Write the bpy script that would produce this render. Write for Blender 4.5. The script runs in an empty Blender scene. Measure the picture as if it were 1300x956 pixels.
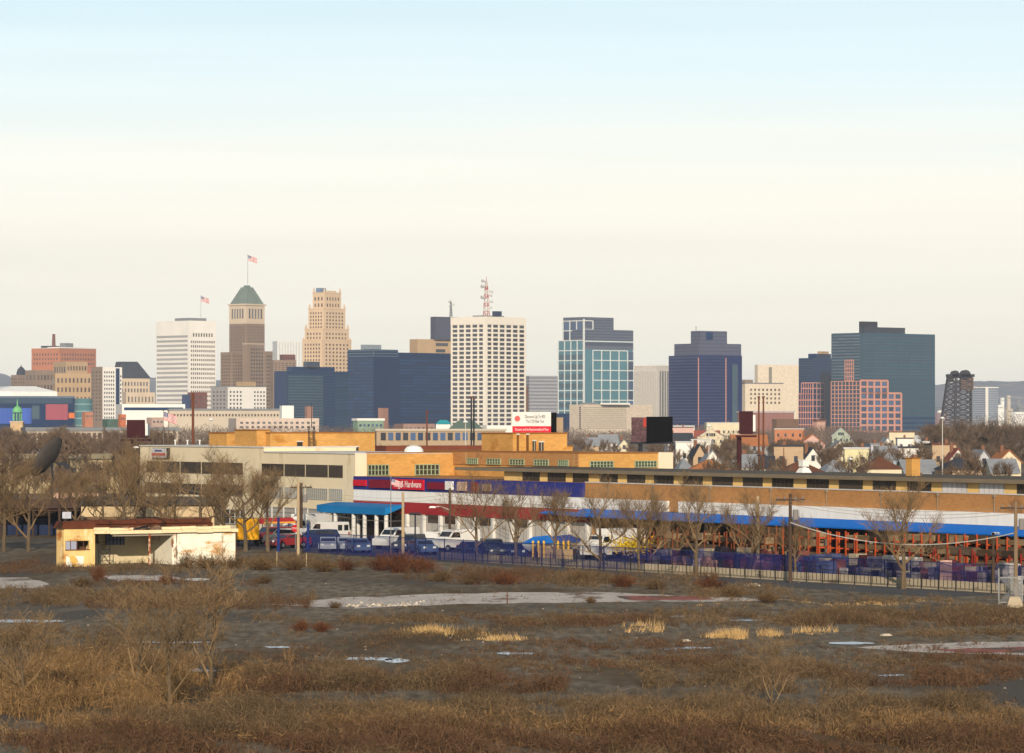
import bpy, math, random
import numpy as np
from mathutils import Vector, Matrix
sc = bpy.context.scene
COL = sc.collection
R = math.radians
# ------------------------------------------------ camera, light, exposure
FP, HY, CXP, CAMZ = 4500.0, 535.0, 650.0, 13.0      # focal length in photo pixels, horizon row, centre column, eye height
cd = bpy.data.cameras.new('camera'); cam = bpy.data.objects.new('camera', cd); COL.objects.link(cam)
cam.location = (0, 0, CAMZ); cam.rotation_euler = (R(90), 0, 0)
cd.sensor_width = 36; cd.lens = FP / 1300 * 36; cd.shift_y = 57 / 1300; cd.clip_end = 60000; cd.clip_start = 1
sc.camera = cam
SUN_AZ, SUN_EL = 1, 19            # sun behind the viewer, to the right
w = bpy.data.worlds.new('World'); sc.world = w; w.use_nodes = True
nt = w.node_tree; nt.nodes.clear()
def wn(t, **k):
    n = nt.nodes.new(t)
    for a, b in k.items(): setattr(n, a, b)
    return n
sky = wn('ShaderNodeTexSky', sky_type='NISHITA', sun_disc=False, sun_elevation=R(SUN_EL), sun_rotation=R(180 - SUN_AZ), air_density=1.0, dust_density=1.5)
bg = wn('ShaderNodeBackground'); bg.inputs[1].default_value = 0.10
wo = wn('ShaderNodeOutputWorld'); tc = wn('ShaderNodeTexCoord'); sep = wn('ShaderNodeSeparateXYZ')
mp = wn('ShaderNodeMapping'); mp.inputs['Scale'].default_value = (3.0, 3.0, 95.0)
nz = wn('ShaderNodeTexNoise'); nz.inputs['Scale'].default_value = 1.0; nz.inputs['Detail'].default_value = 4; nz.inputs['Roughness'].default_value = .45
ad = wn('ShaderNodeMath', operation='MULTIPLY_ADD'); ad.inputs[1].default_value = 0.024; 
sb = wn('ShaderNodeMath', operation='SUBTRACT'); sb.inputs[1].default_value = 0.012
rp = wn('ShaderNodeValToRGB'); er = rp.color_ramp.elements    # thin high cloud veil: colour over elevation
def lin(c): return tuple(((v / 255) / 12.92 if v / 255 <= .04045 else ((v / 255 + .055) / 1.055) ** 2.4) for v in c)
stops = [(0.0, (238, 231, 214)), (.020, (242, 236, 220)), (.041, (243, 239, 226)), (.056, (249, 244, 231)), (.072, (247, 247, 238)), (.086, (236, 245, 243)), (.100, (226, 243, 248)), (.122, (213, 237, 247)), (.19, (180, 208, 228)), (.30, (150, 178, 205))]
while len(er) < len(stops): er.new(.5)
for e, (p, c) in zip(er, stops):
    e.position = p; e.color = (*lin(c), 1)
mul = wn('ShaderNodeMixRGB', blend_type='MULTIPLY'); mul.inputs[0].default_value = 1; mul.inputs[2].default_value = (10.95, 10.95, 10.8, 1)
fr = wn('ShaderNodeMapRange'); fr.inputs['From Min'].default_value = .10; fr.inputs['From Max'].default_value = .55; fr.inputs['To Min'].default_value = 1; fr.inputs['To Max'].default_value = .2
mx = wn('ShaderNodeMixRGB')
L = nt.links.new
mp2 = wn('ShaderNodeMapping'); mp2.inputs['Scale'].default_value = (5, 5, 110.0); nz2 = wn('ShaderNodeTexNoise'); nz2.inputs['Scale'].default_value = 1.0; nz2.inputs['Detail'].default_value = 5
st = wn('ShaderNodeMapRange'); st.inputs['From Min'].default_value = .3; st.inputs['From Max'].default_value = .7; st.inputs['To Min'].default_value = .98; st.inputs['To Max'].default_value = 1.02
stc = wn('ShaderNodeCombineXYZ'); stm = wn('ShaderNodeMixRGB', blend_type='MULTIPLY'); stm.inputs[0].default_value = 1      # faint drawn-out cloud streaks
L(tc.outputs['Generated'], mp2.inputs[0]); L(mp2.outputs[0], nz2.inputs['Vector']); L(nz2.outputs['Fac'], st.inputs['Value'])
for q in range(3): L(st.outputs[0], stc.inputs[q])
L(tc.outputs['Generated'], sep.inputs[0]); L(tc.outputs['Generated'], mp.inputs[0]); L(mp.outputs[0], nz.inputs['Vector'])
L(nz.outputs['Fac'], ad.inputs[0]); L(sep.outputs['Z'], ad.inputs[2]); L(ad.outputs[0], sb.inputs[0]); L(sb.outputs[0], rp.inputs[0])
L(rp.outputs[0], mul.inputs[1]); L(sep.outputs['Z'], fr.inputs['Value']); L(fr.outputs[0], mx.inputs[0])
L(sky.outputs[0], mx.inputs[1]); L(mul.outputs[0], stm.inputs[1]); L(stc.outputs[0], stm.inputs[2]); L(stm.outputs[0], mx.inputs[2]); L(mx.outputs[0], bg.inputs[0]); L(bg.outputs[0], wo.inputs[0])
sd = bpy.data.lights.new('sun', 'SUN'); sun = bpy.data.objects.new('sun', sd); COL.objects.link(sun)
sd.energy = 4.6; sd.angle = R(.6); sd.color = (1.0, .88, .72)
tos = Vector((math.sin(R(SUN_AZ)) * math.cos(R(SUN_EL)), -math.cos(R(SUN_AZ)) * math.cos(R(SUN_EL)), math.sin(R(SUN_EL))))
sun.rotation_euler = tos.to_track_quat('Z', 'Y').to_euler()
vs = sc.view_settings; vs.view_transform = 'Standard'; vs.look = 'None'; vs.exposure = 0.0; vs.gamma = 1; vs.use_curve_mapping = False
sc.cycles.max_bounces = 4; sc.cycles.diffuse_bounces = 2; sc.cycles.glossy_bounces = 2; sc.cycles.transparent_max_bounces = 12
sc.cycles.volume_bounces = 0; sc.cycles.caustics_reflective = False; sc.cycles.caustics_refractive = False
sc.cycles.use_denoising = True

# ------------------------------------------------ helpers
def kx(px): return (px - CXP) / FP
def wx(px, D): return kx(px) * D
def wz(py, D): return CAMZ - (py - HY) / FP * D
def gd(py): return CAMZ * FP / (py - HY)             # distance of the ground point seen at row py
MATS = {}
def M(name, col=(128, 128, 128), rough=.85, var=.14, sc3=(.5, .5, .5), spec=.08, metal=0, bump=0, stain=None, rnd=0, bands=None, alpha=None, island=0, fine=None):
    """procedural material; col in sRGB 0-255. stain=(colour, threshold, scale3); bands=(colour, period, duty, axis)"""
    if name in MATS: return MATS[name]
    m = bpy.data.materials.new(name); m.use_nodes = True; t = m.node_tree; N = t.nodes; K = t.links.new
    b = N['Principled BSDF']; b.inputs['Roughness'].default_value = rough; b.inputs['Metallic'].default_value = metal
    b.inputs['Specular IOR Level'].default_value = spec
    c = lin(col)
    tcx = N.new('ShaderNodeTexCoord'); mpx = N.new('ShaderNodeMapping'); mpx.inputs['Scale'].default_value = sc3
    n = N.new('ShaderNodeTexNoise'); n.inputs['Scale'].default_value = 1; n.inputs['Detail'].default_value = 7; n.inputs['Roughness'].default_value = .65
    K(tcx.outputs['Object'], mpx.inputs[0]); K(mpx.outputs[0], n.inputs['Vector'])
    mr = N.new('ShaderNodeMapRange'); mr.inputs['From Min'].default_value = .3; mr.inputs['From Max'].default_value = .7
    K(n.outputs['Fac'], mr.inputs['Value'])
    mi = N.new('ShaderNodeMixRGB')
    mi.inputs[1].default_value = (*[v * (1 - var) for v in c], 1); mi.inputs[2].default_value = (*[min(1, v * (1 + var)) for v in c], 1)
    K(mr.outputs[0], mi.inputs[0]); out = mi.outputs[0]
    if fine:
        mf = N.new('ShaderNodeMapping'); mf.inputs['Scale'].default_value = fine[1]
        nf = N.new('ShaderNodeTexNoise'); nf.inputs['Scale'].default_value = 1; nf.inputs['Detail'].default_value = 3
        K(tcx.outputs['Object'], mf.inputs[0]); K(mf.outputs[0], nf.inputs['Vector'])
        rf = N.new('ShaderNodeMapRange'); rf.inputs['From Min'].default_value = .3; rf.inputs['From Max'].default_value = .7
        rf.inputs['To Min'].default_value = 1 - fine[0]; rf.inputs['To Max'].default_value = 1 + fine[0]; K(nf.outputs['Fac'], rf.inputs['Value'])
        cf = N.new('ShaderNodeCombineXYZ')
        for q in range(3): K(rf.outputs[0], cf.inputs[q])
        x = N.new('ShaderNodeMixRGB'); x.blend_type = 'MULTIPLY'; x.inputs[0].default_value = 1; K(out, x.inputs[1]); K(cf.outputs[0], x.inputs[2]); out = x.outputs[0]
    if bands:
        bc, per, duty, ax = bands
        sp = N.new('ShaderNodeSeparateXYZ'); K(tcx.outputs['Object'], sp.inputs[0])
        d = N.new('ShaderNodeMath'); d.operation = 'DIVIDE'; d.inputs[1].default_value = per; K(sp.outputs[ax], d.inputs[0])
        f = N.new('ShaderNodeMath'); f.operation = 'FRACT'; K(d.outputs[0], f.inputs[0])
        g = N.new('ShaderNodeMath'); g.operation = 'LESS_THAN'; g.inputs[1].default_value = duty; K(f.outputs[0], g.inputs[0])
        x = N.new('ShaderNodeMixRGB'); K(g.outputs[0], x.inputs[0]); K(out, x.inputs[1]); x.inputs[2].default_value = (*lin(bc), 1); out = x.outputs[0]
    for st in (stain or []):
        mps = N.new('ShaderNodeMapping'); mps.inputs['Scale'].default_value = st[2]; mps.inputs['Location'].default_value = (st[1] * 31, 7.3, st[1] * 11)
        ns = N.new('ShaderNodeTexNoise'); ns.inputs['Scale'].default_value = 1; ns.inputs['Detail'].default_value = 6; ns.inputs['Roughness'].default_value = .6
        K(tcx.outputs['Object'], mps.inputs[0]); K(mps.outputs[0], ns.inputs['Vector'])
        ms = N.new('ShaderNodeMapRange'); ms.inputs['From Min'].default_value = st[1]; ms.inputs['From Max'].default_value = st[1] + (st[3] if len(st) > 3 else .08)
        K(ns.outputs['Fac'], ms.inputs['Value'])
        x = N.new('ShaderNodeMixRGB'); K(ms.outputs[0], x.inputs[0]); K(out, x.inputs[1]); x.inputs[2].default_value = (*lin(st[0]), 1); out = x.outputs[0]
    if rnd or island:
        if island: oi = N.new('ShaderNodeNewGeometry'); src = oi.outputs['Random Per Island']; a = island
        else: oi = N.new('ShaderNodeObjectInfo'); src = oi.outputs['Random']; a = rnd
        r2 = N.new('ShaderNodeMapRange'); r2.inputs['To Min'].default_value = 1 - a; r2.inputs['To Max'].default_value = 1 + a
        K(src, r2.inputs['Value'])
        x = N.new('ShaderNodeMixRGB'); x.blend_type = 'MULTIPLY'; x.inputs[0].default_value = 1; K(out, x.inputs[1])
        cb = N.new('ShaderNodeCombineXYZ')
        for q in range(3): K(r2.outputs[0], cb.inputs[q])
        K(cb.outputs[0], x.inputs[2]); out = x.outputs[0]
    K(out, b.inputs['Base Color'])
    if bump:
        bp = N.new('ShaderNodeBump'); bp.inputs['Strength'].default_value = min(1, bump); bp.inputs['Distance'].default_value = .2
        K(n.outputs['Fac'], bp.inputs['Height']); K(bp.outputs[0], b.inputs['Normal'])
    if alpha is not None: b.inputs['Alpha'].default_value = alpha
    MATS[name] = m; return m
def glass(name, col, rough=.12, spec=.5, rnd=.45, bands=None):
    return M(name, col, rough=rough, var=.1, spec=spec, rnd=rnd, sc3=(.05, .05, .05), bands=bands)

class MB:
    def __init__(s): s.v = []; s.f = []; s.m = []
    def add(s, vs_, fs, mi=0):
        o = len(s.v); s.v += [tuple(p) for p in vs_]
        for f in fs: s.f.append(tuple(o + i for i in f)); s.m.append(mi)
        return s
    def box(s, x0, x1, y0, y1, z0, z1, mi=0):
        return s.add([(x0, y0, z0), (x1, y0, z0), (x1, y1, z0), (x0, y1, z0), (x0, y0, z1), (x1, y0, z1), (x1, y1, z1), (x0, y1, z1)],
                     [(0, 3, 2, 1), (4, 5, 6, 7), (0, 1, 5, 4), (1, 2, 6, 5), (2, 3, 7, 6), (3, 0, 4, 7)], mi)
    def frus(s, a, za, b, zb, mi=0):      # two rectangles (x0,x1,y0,y1)
        return s.add([(a[0], a[2], za), (a[1], a[2], za), (a[1], a[3], za), (a[0], a[3], za), (b[0], b[2], zb), (b[1], b[2], zb), (b[1], b[3], zb), (b[0], b[3], zb)],
                     [(0, 3, 2, 1), (4, 5, 6, 7), (0, 1, 5, 4), (1, 2, 6, 5), (2, 3, 7, 6), (3, 0, 4, 7)], mi)
    def prism(s, poly, z0, z1, mi=0):
        n = len(poly)
        return s.add([(x, y, z0) for x, y in poly] + [(x, y, z1) for x, y in poly],
                     [tuple(range(n - 1, -1, -1)), tuple(range(n, 2 * n))] + [(i, (i + 1) % n, n + (i + 1) % n, n + i) for i in range(n)], mi)
    def xprism(s, poly, x0, x1, mi=0):    # poly in (y,z), extruded along x
        n = len(poly)
        return s.add([(x0, y, z) for y, z in poly] + [(x1, y, z) for y, z in poly],
                     [tuple(range(n)), tuple(range(2 * n - 1, n - 1, -1))] + [(i, n + i, n + (i + 1) % n, (i + 1) % n) for i in range(n)], mi)
    def tube(s, p0, p1, r0, r1=None, n=6, mi=0, caps=True):
        r1 = r0 if r1 is None else r1
        p0 = Vector(p0); p1 = Vector(p1); d = p1 - p0
        if d.length < 1e-6: return s
        d.normalize(); a = d.orthogonal().normalized(); b = d.cross(a)
        vs_ = []
        for p, r in ((p0, r0), (p1, r1)):
            for i in range(n):
                t = 2 * math.pi * i / n; vs_.append(p + a * (r * math.cos(t)) + b * (r * math.sin(t)))
        fs = [(i, (i + 1) % n, n + (i + 1) % n, n + i) for i in range(n)]
        if caps: fs += [tuple(range(n - 1, -1, -1)), tuple(range(n, 2 * n))]
        return s.add(vs_, fs, mi)
    def lathe(s, prof, n=16, c=(0, 0, 0), mi=0):
        vs_ = []; fs = []
        for r, z in prof:
            for i in range(n):
                t = 2 * math.pi * i / n; vs_.append((c[0] + r * math.cos(t), c[1] + r * math.sin(t), c[2] + z))
        for j in range(len(prof) - 1):
            for i in range(n): fs.append((j * n + i, j * n + (i + 1) % n, (j + 1) * n + (i + 1) % n, (j + 1) * n + i))
        fs += [tuple(range(n - 1, -1, -1)), tuple(range((len(prof) - 1) * n, len(prof) * n))]
        return s.add(vs_, fs, mi)
    def mesh(s, name, mats):
        me = bpy.data.meshes.new(name); me.from_pydata(s.v, [], s.f)
        for m in (mats if isinstance(mats, (list, tuple)) else [mats]): me.materials.append(m)
        if any(s.m): me.polygons.foreach_set('material_index', s.m)
        me.update(); return me
    def build(s, name, mats, parent=None, loc=None, rz=0, smooth=False, **kw):
        me = s.mesh(name, mats)
        if smooth: me.polygons.foreach_set('use_smooth', [True] * len(me.polygons))
        o = bpy.data.objects.new(name, me); COL.objects.link(o)
        if parent: o.parent = parent
        if loc is not None: o.location = loc
        if rz: o.rotation_euler = (0, 0, rz)
        if kw: tag(o, **kw)
        return o
def tag(o, label=None, cat=None, group=None, kind=None):
    if label: o['label'] = label
    if cat: o['category'] = cat
    if group: o['group'] = group
    if kind: o['kind'] = kind
    return o
def empty(name, loc, rz=0, **kw):
    o = bpy.data.objects.new(name, None); COL.objects.link(o); o.location = loc; o.rotation_euler = (0, 0, rz)
    o.empty_display_size = .1
    return tag(o, **kw)
def inst(name, me, parent=None, loc=(0, 0, 0), scale=(1, 1, 1), rz=0):
    o = bpy.data.objects.new(name, me); COL.objects.link(o); o.parent = parent; o.location = loc; o.scale = scale
    if rz: o.rotation_euler = (0, 0, rz)
    return o
def copy_tree(o, parent=None):
    c = o.copy(); COL.objects.link(c); c.parent = parent
    for ch in list(o.children): copy_tree(ch, c)
    return c
_uc = {}
def ucube(name, mat):
    k = (name, mat.name)
    if k not in _uc: _uc[k] = MB().box(-.5, .5, -.5, .5, -.5, .5).mesh(name, mat)
    return _uc[k]
def text_mesh(s, size, mat, align='CENTER', sx=1):
    cu = bpy.data.curves.new('lettering', 'FONT'); cu.body = s; cu.size = size; cu.align_x = align; cu.align_y = 'CENTER'; cu.extrude = .01
    o = bpy.data.objects.new('lettering', cu); COL.objects.link(o)
    dg = bpy.context.evaluated_depsgraph_get(); me = bpy.data.meshes.new_from_object(o.evaluated_get(dg))
    bpy.data.objects.remove(o); me.materials.clear(); me.materials.append(mat); me.name = 'lettering'
    return me

def winfill(e, rects, name='window', cap=100):
    """rects: (cx,cy,cz, sx,sy,sz, mat). Up to 100 as parts, the rest as one part of kind stuff"""
    for r in rects[:cap]:
        inst(name, ucube(name, r[6]), e, r[:3], r[3:6])
    rest = rects[cap:]
    if rest:
        ms = []; mb = MB()
        for r in rest:
            if r[6] not in ms: ms.append(r[6])
            mb.box(r[0] - r[3] / 2, r[0] + r[3] / 2, r[1] - r[4] / 2, r[1] + r[4] / 2, r[2] - r[5] / 2, r[2] + r[5] / 2, ms.index(r[6]))
        mb.build(name, ms, e, kind='stuff')

class Bldg:
    """a building seen on its corner. px columns: left edge, near corner, right edge; D = distance of the corner"""
    def __init__(s, name, label, D, xl, xc, xr, al=40, cat='building', group=None):
        if xr - xc > 1.5 * (xc - xl) and al < 45: al = 90 - al
        if xc - xl > 1.5 * (xr - xc) and al > 45: al = 90 - al
        s.al = R(al); s.D = D
        a, b, C = s._ab(xl, xc, xr, D)
        s.ex = Vector((math.cos(s.al), -math.sin(s.al))); s.ey = Vector((math.sin(s.al), math.cos(s.al)))
        s.cen = C - s.ex * a / 2 + s.ey * b / 2
        s.e = empty(name, (s.cen.x, s.cen.y, 0), -s.al, label=label, cat=cat, group=group); s.wins = []; s.bandsL = []
    def _ab(s, xl, xc, xr, D):
        ca, sa = math.cos(s.al), math.sin(s.al); kl, kr = kx(xl), kx(xr); X = wx(xc, D)
        a = (X - kl * D) / (ca + kl * sa); b = (kr * D - X) / (sa - kr * ca)
        return a, b, Vector((X, D))
    def tier(s, xl, xc, xr, yt, yb=None, mat=None, dD=0, name='wall', cut=None, depth=None):
        D = s.D + dD
        a, b, C = s._ab(xl, xc, xr, D)
        if depth: b = depth
        v = C - s.cen; lx = v.dot(s.ex); ly = v.dot(s.ey)
        z1 = wz(yt, D); z0 = 0 if yb is None else wz(yb, D)
        bx = (lx - a, lx, ly, ly + b, z0, z1, D)
        if mat: MB().box(*bx[:6]).build(name, mat, s.e)
        return bx
    def win(s, bx, face, u0, u1, yt, yb, nx, ny, fw=.6, fh=.6, mat=None, name='window', thick=.3):
        x0, x1, y0, y1, _, _, D = bx; zt, zb = wz(yt, D), wz(yb, D); out = []
        Lf = (x1 - x0) if face == 'L' else (y1 - y0)
        du = (u1 - u0) * Lf / nx; dz = (zt - zb) / ny
        for j in range(ny):
            z = zt - (j + .5) * dz
            for i in range(nx):
                u = u0 * Lf + (i + .5) * du
                if face == 'L': out.append((x0 + u, y0 - .06, z, du * fw, thick, dz * fh, mat))
                else: out.append((x1 + .06, y0 + u, z, thick, du * fw, dz * fh, mat))
        if name == 'window': s.wins += out
        else: winfill(s.e, out, name)
    def grid(s, bx, face, u0, u1, yt, yb, nx, ny, th, tv, mat, name='grid_frame', proud=.5):
        x0, x1, y0, y1, _, _, D = bx; zt, zb = wz(yt, D), wz(yb, D); Lf = (x1 - x0) if face == 'L' else (y1 - y0)
        m = MB()
        def bar(ua, ub, za, zb_, p):
            if face == 'L': m.box(x0 + ua, x0 + ub, y0 - p, y0 + .02, za, zb_)
            else: m.box(x1 - .02, x1 + p, y0 + ua, y0 + ub, za, zb_)
        for i in range(nx + 1):
            u = (u0 + (u1 - u0) * i / nx) * Lf; bar(u - tv / 2, u + tv / 2, zb, zt, proud)
        for j in range(ny + 1):
            z = zb + (zt - zb) * j / ny; bar(u0 * Lf, u1 * Lf, z - th / 2, z + th / 2, proud - .07)
        m.build(name, mat, s.e)
    def cap(s, bx, mat, over=.6, h=1.2, name='cornice'):
        x0, x1, y0, y1, z0, z1, D = bx
        MB().box(x0 - over, x1 + over, y0 - over, y1 + over, z1 - .02, z1 + h).build(name, mat, s.e)
    def done(s):
        s.wins.sort(key=lambda r: -(r[3] + r[4]) * r[5]); winfill(s.e, s.wins); return s
# ------------------------------------------------ ground, hills, haze
def sheet(name, pts, z, mat, th=0, **kw):
    n = len(pts); m = MB().add([(x, y, z) for x, y in pts], [tuple(range(n))])
    return m.build(name, mat, **kw)
gm = M('ground_soil', (114, 102, 85), rough=1, var=.22, sc3=(.11, .05, .1), spec=.02, fine=(.42, (1.6, .35, 1)),
       stain=[((92, 76, 56), .50, (.05, .022, .1), .10), ((90, 84, 76), .56, (.04, .02, .1), .05), ((112, 104, 90), .60, (.13, .05, .1), .05)])
MB().add([(-14000, 20, 0), (14000, 20, 0), (14000, 14500, 0), (-14000, 14500, 0)], [(0, 1, 2, 3)]).build('ground', gm, kind='structure')
def gpoly(pp): return [(wx(x, gd(y)), gd(y)) for x, y in pp]
def rough_poly(pp, amp, seed, n=5):
    rr = random.Random(seed); P = gpoly(pp); out = []
    for i in range(len(P)):
        a = Vector(P[i]); b = Vector(P[(i + 1) % len(P)])
        for k in range(n):
            q = a.lerp(b, k / n); out.append((q.x + rr.uniform(-amp, amp), q.y + rr.uniform(-amp, amp) * 2.2))
    return out
slab = M('old_concrete', (192, 178, 163), var=.18, sc3=(.5, .25, 1), fine=(.15, (3, 1.5, 1)), stain=[((128, 112, 98), .55, (.25, .09, 1), .06), ((160, 112, 100), .62, (.12, .08, 1), .05)])
redslab = M('red_paving', (150, 92, 80), var=.2, sc3=(.5, .3, 1), stain=[((98, 84, 72), .5, (.4, .2, 1), .08)])
wet = M('puddle_pale', (176, 186, 196), rough=.2, var=.12, spec=.6, stain=[((120, 116, 110), .55, (.5, .3, 1), .05)])  # water puddles, given a pale blue-grey base colour
sheet('concrete_slab', rough_poly([(345, 768), (440, 758), (640, 752), (780, 752), (875, 757), (1010, 762), (905, 764), (700, 765), (560, 768), (440, 773)], .35, 1), .012, slab, kind='structure')
sheet('concrete_slab', rough_poly([(1075, 822), (1180, 817), (1300, 814), (1420, 813), (1420, 838), (1300, 833), (1190, 829)], .3, 2), .012, slab, kind='structure')
sheet('concrete_slab', rough_poly([(-60, 734), (30, 733), (62, 741), (50, 747), (-60, 748)], .3, 3), .012, slab, kind='structure')
sheet('concrete_slab', rough_poly([(120, 731), (210, 730), (232, 736), (150, 738)], .3, 4), .012, slab, kind='structure')
sheet('red_paving', rough_poly([(780, 757), (900, 757), (905, 761), (800, 763)], .3, 5), .020, redslab, kind='structure')
sheet('red_paving', rough_poly([(1180, 825), (1310, 822), (1310, 829), (1220, 829)], .3, 6), .020, redslab, kind='structure')
for k, (x, y, hw, hh) in enumerate([(30, 789, 52, 2.0), (210, 816, 60, 1), (470, 837, 34, 2.0), (502, 839, 16, 3), (240, 852, 40, 2.2), (315, 850, 14, 2), (655, 830, 26, 1.6), (850, 824, 18, 1.6), (880, 823, 25, 1.4), (1080, 817, 30, 1.6), (870, 783, 20, 1), (948, 788, 22, .9), (250, 736, 18, 1.5), (590, 852, 22, 1.2), (352, 822, 16, 1.2), (1130, 858, 18, 1)]):
    pp = [(x + hw * math.cos(t * math.pi / 6), y + hh * math.sin(t * math.pi / 6)) for t in range(12)]
    sheet('puddle', rough_poly(pp, .12, 20 + k, 2), .028, wet, label='pale puddle on the grey gravel lot', cat='puddle', group='puddles on the gravel lot', )
asph = M('yard_asphalt', (84, 82, 80), rough=.9, var=.15, sc3=(.3, .3, .3))

hillm = M('wooded_hill', (84, 88, 96), var=.3, sc3=(.006, .006, .006), rough=1, stain=[((134, 122, 112), .56, (.012, .012, .012), .05)])
def hills(name, D, pts, depth=900):
    rr = random.Random(D); P = []
    for i in range(len(pts) - 1):
        (x0, y0), (x1, y1) = pts[i], pts[i + 1]; n = max(2, int((x1 - x0) / 6))
        for k in range(n): t = k / n; P.append((x0 + (x1 - x0) * t, y0 + (y1 - y0) * t + rr.uniform(-.7, .7)))
    P.append(pts[-1]); v = []; n = len(P)
    for (x, y) in P:
        X = wx(x, D); Z = max(1, wz(y, D)); v += [(X, D - depth, -.3), (X, D - depth * .45, Z * .62), (X, D, Z), (X * 1.02, D + 700, Z * .7), (X * 1.03, D + 1400, -.3)]
    f = [(i * 5 + j, i * 5 + 5 + j, i * 5 + 6 + j, i * 5 + 1 + j) for i in range(n - 1) for j in range(4)]
    m = MB().add(v, f); m.build(name, hillm, kind='structure', smooth=True)
hills('hills', 10500, [(-900, 500), (-300, 490), (-100, 480), (0, 474), (14, 478), (60, 488), (130, 487), (190, 479), (300, 483), (480, 480), (640, 482), (720, 484), (860, 487), (1000, 490), (1120, 488), (1190, 489), (1215, 485), (1250, 484), (1300, 484), (1500, 480), (2000, 500), (2300, 520)])
hills('hills', 7600, [(900, 520), (1040, 517), (1180, 515), (1230, 520), (1262, 514), (1290, 517), (1400, 510), (1700, 522)], 500)
hills('hills', 7700, [(-400, 505), (-100, 512), (60, 514), (180, 517), (420, 519), (700, 520)], 500)
# the air: one closed box of thin even haze
hz = bpy.data.materials.new('air_haze'); hz.use_nodes = True; hn = hz.node_tree; hn.nodes.clear()
ho = hn.nodes.new('ShaderNodeOutputMaterial'); hv = hn.nodes.new('ShaderNodeVolumePrincipled')
hv.inputs['Density'].default_value = 4.6e-5; hv.inputs['Color'].default_value = (.84, .90, 1.0, 1); hv.inputs['Anisotropy'].default_value = -0.15
hn.links.new(hv.outputs[0], ho.inputs['Volume'])
MB().box(-14500, 14500, -400, 14900, -1.3, 190).build('haze', hz, kind='stuff')

# ------------------------------------------------ bare trees
bark = M('bark', (100, 85, 66), rough=.95, var=.25, sc3=(1, 1, .4), rnd=.12)
twig = M('twigs', (124, 101, 72), rough=.95, var=.22, sc3=(.3, .3, .3), rnd=.18, spec=.1)
twig_far = M('twigs_far', (104, 86, 70), rough=1, var=.25, sc3=(.3, .3, .3), rnd=.25, spec=.05)
twig_rust = M('twigs_rust', (120, 76, 44), rough=1, var=.25, sc3=(.6, .6, .6), rnd=.2, spec=.05)
def limb(m, p, d, ln, r, seg, rr, n=4, wob=.16, up=.05):
    pts = [(p.copy(), r)]
    for i in range(seg):
        d = (d + Vector((rr.uniform(-wob, wob), rr.uniform(-wob, wob), rr.uniform(-wob, wob) + up))).normalized()
        p = p + d * (ln / seg); q = r * (1 - .62 * (i + 1) / seg)
        m.tube(pts[-1][0], p, pts[-1][1], q, n, caps=False); pts.append((p.copy(), q))
    return pts, d
def twigtri(m, p, d, ln, wd, rr):
    s = d.cross(Vector((rr.uniform(-1, 1), rr.uniform(-1, 1), rr.uniform(-1, 1)))).normalized() * wd
    k = p + d * ln * .5; k2 = k + (d + Vector((rr.uniform(-.6, .6), rr.uniform(-.6, .6), rr.uniform(0, .5)))).normalized() * ln * .55; q = p + d * ln * .3; k3 = q + (d + Vector((rr.uniform(-1, 1), rr.uniform(-1, 1), rr.uniform(0, .6)))).normalized() * ln * .45; s2 = s * .8
    m.add([p - s, p + s, p + d * ln, k - s2, k + s2, k2, q - s2, q + s2, k3], [(0, 1, 2), (3, 4, 5), (6, 7, 8)])
def tree_meshes(seed, h, spread=.8, fork=.28, lean=0, nmain=6, n2=6, n3=5, n4=6, tw=.014, rt=None, tm=None, tl=1.0):
    """tapered trunk and a crown of real branches; h in metres"""
    rr = random.Random(seed); rt = rt or h * .022
    T = MB(); C = MB()
    tp, td = limb(T, Vector((0, 0, -.15)), Vector((lean, 0, 1)).normalized(), h * .62, rt, 6, rr, 7, .07)
    def sub(p, d, ln, r, lvl):
        pts, dd = limb(C, p, d, ln, r, 5 if lvl == 0 else 3, rr, 4 if lvl < 2 else 3, .22, .09)
        nn = (n2, n3, n4, 0)[lvl]
        if lvl == 3 or ln < h * .05: return
        for i in range(nn):
            t = .25 + .75 * (i + rr.random()) / nn; j = min(len(pts) - 2, int(t * (len(pts) - 1))); f = t * (len(pts) - 1) - j
            q = pts[j][0].lerp(pts[j + 1][0], min(1, f)); rq = max(tw * .6, pts[j][1] * .6)
            sd_ = Vector((rr.uniform(-1, 1), rr.uniform(-1, 1), rr.uniform(-.5, .8))).normalized()
            nd = (dd * .75 + sd_ * .8 + Vector((0, 0, .18))).normalized()
            if lvl < 2: sub(q, nd, ln * rr.uniform(.42, .66), rq, lvl + 1)
            else:
                for _ in range(2):
                    twigtri(C, q, (nd + Vector((rr.uniform(-.5, .5), rr.uniform(-.5, .5), rr.uniform(-.2, .6)))).normalized(), ln * rr.uniform(.6, 1.3) * tl, tw, rr)
    for i in range(nmain):
        t = fork / .62 + (1 - fork / .62) * i / max(1, nmain - 1); j = min(len(tp) - 2, int(t * (len(tp) - 1))); f = t * (len(tp) - 1) - j
        q = tp[j][0].lerp(tp[j + 1][0], min(1, f)); az = i * 2.4 + rr.uniform(-.4, .4)
        el = rr.uniform(.45, .8) + .35 * t
        d = Vector((math.cos(az) * spread, math.sin(az) * spread, el)).normalized()
        sub(q, d, h * rr.uniform(.42, .55) * (1.08 - .45 * t), tp[j][1] * .62, 0)
    return T.mesh('trunk', bark), C.mesh('crown', tm or twig)
NEAR = [tree_meshes(10 + i, 8.0, spread=sp, fork=fk, nmain=nm, n2=6, n3=5, n4=4, tw=.010, rt=.21) for i, (sp, fk, nm) in enumerate([(1.0, .2, 7), (.85, .16, 6), (1.15, .24, 7), (.7, .3, 8), (1.0, .12, 5)])]
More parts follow.
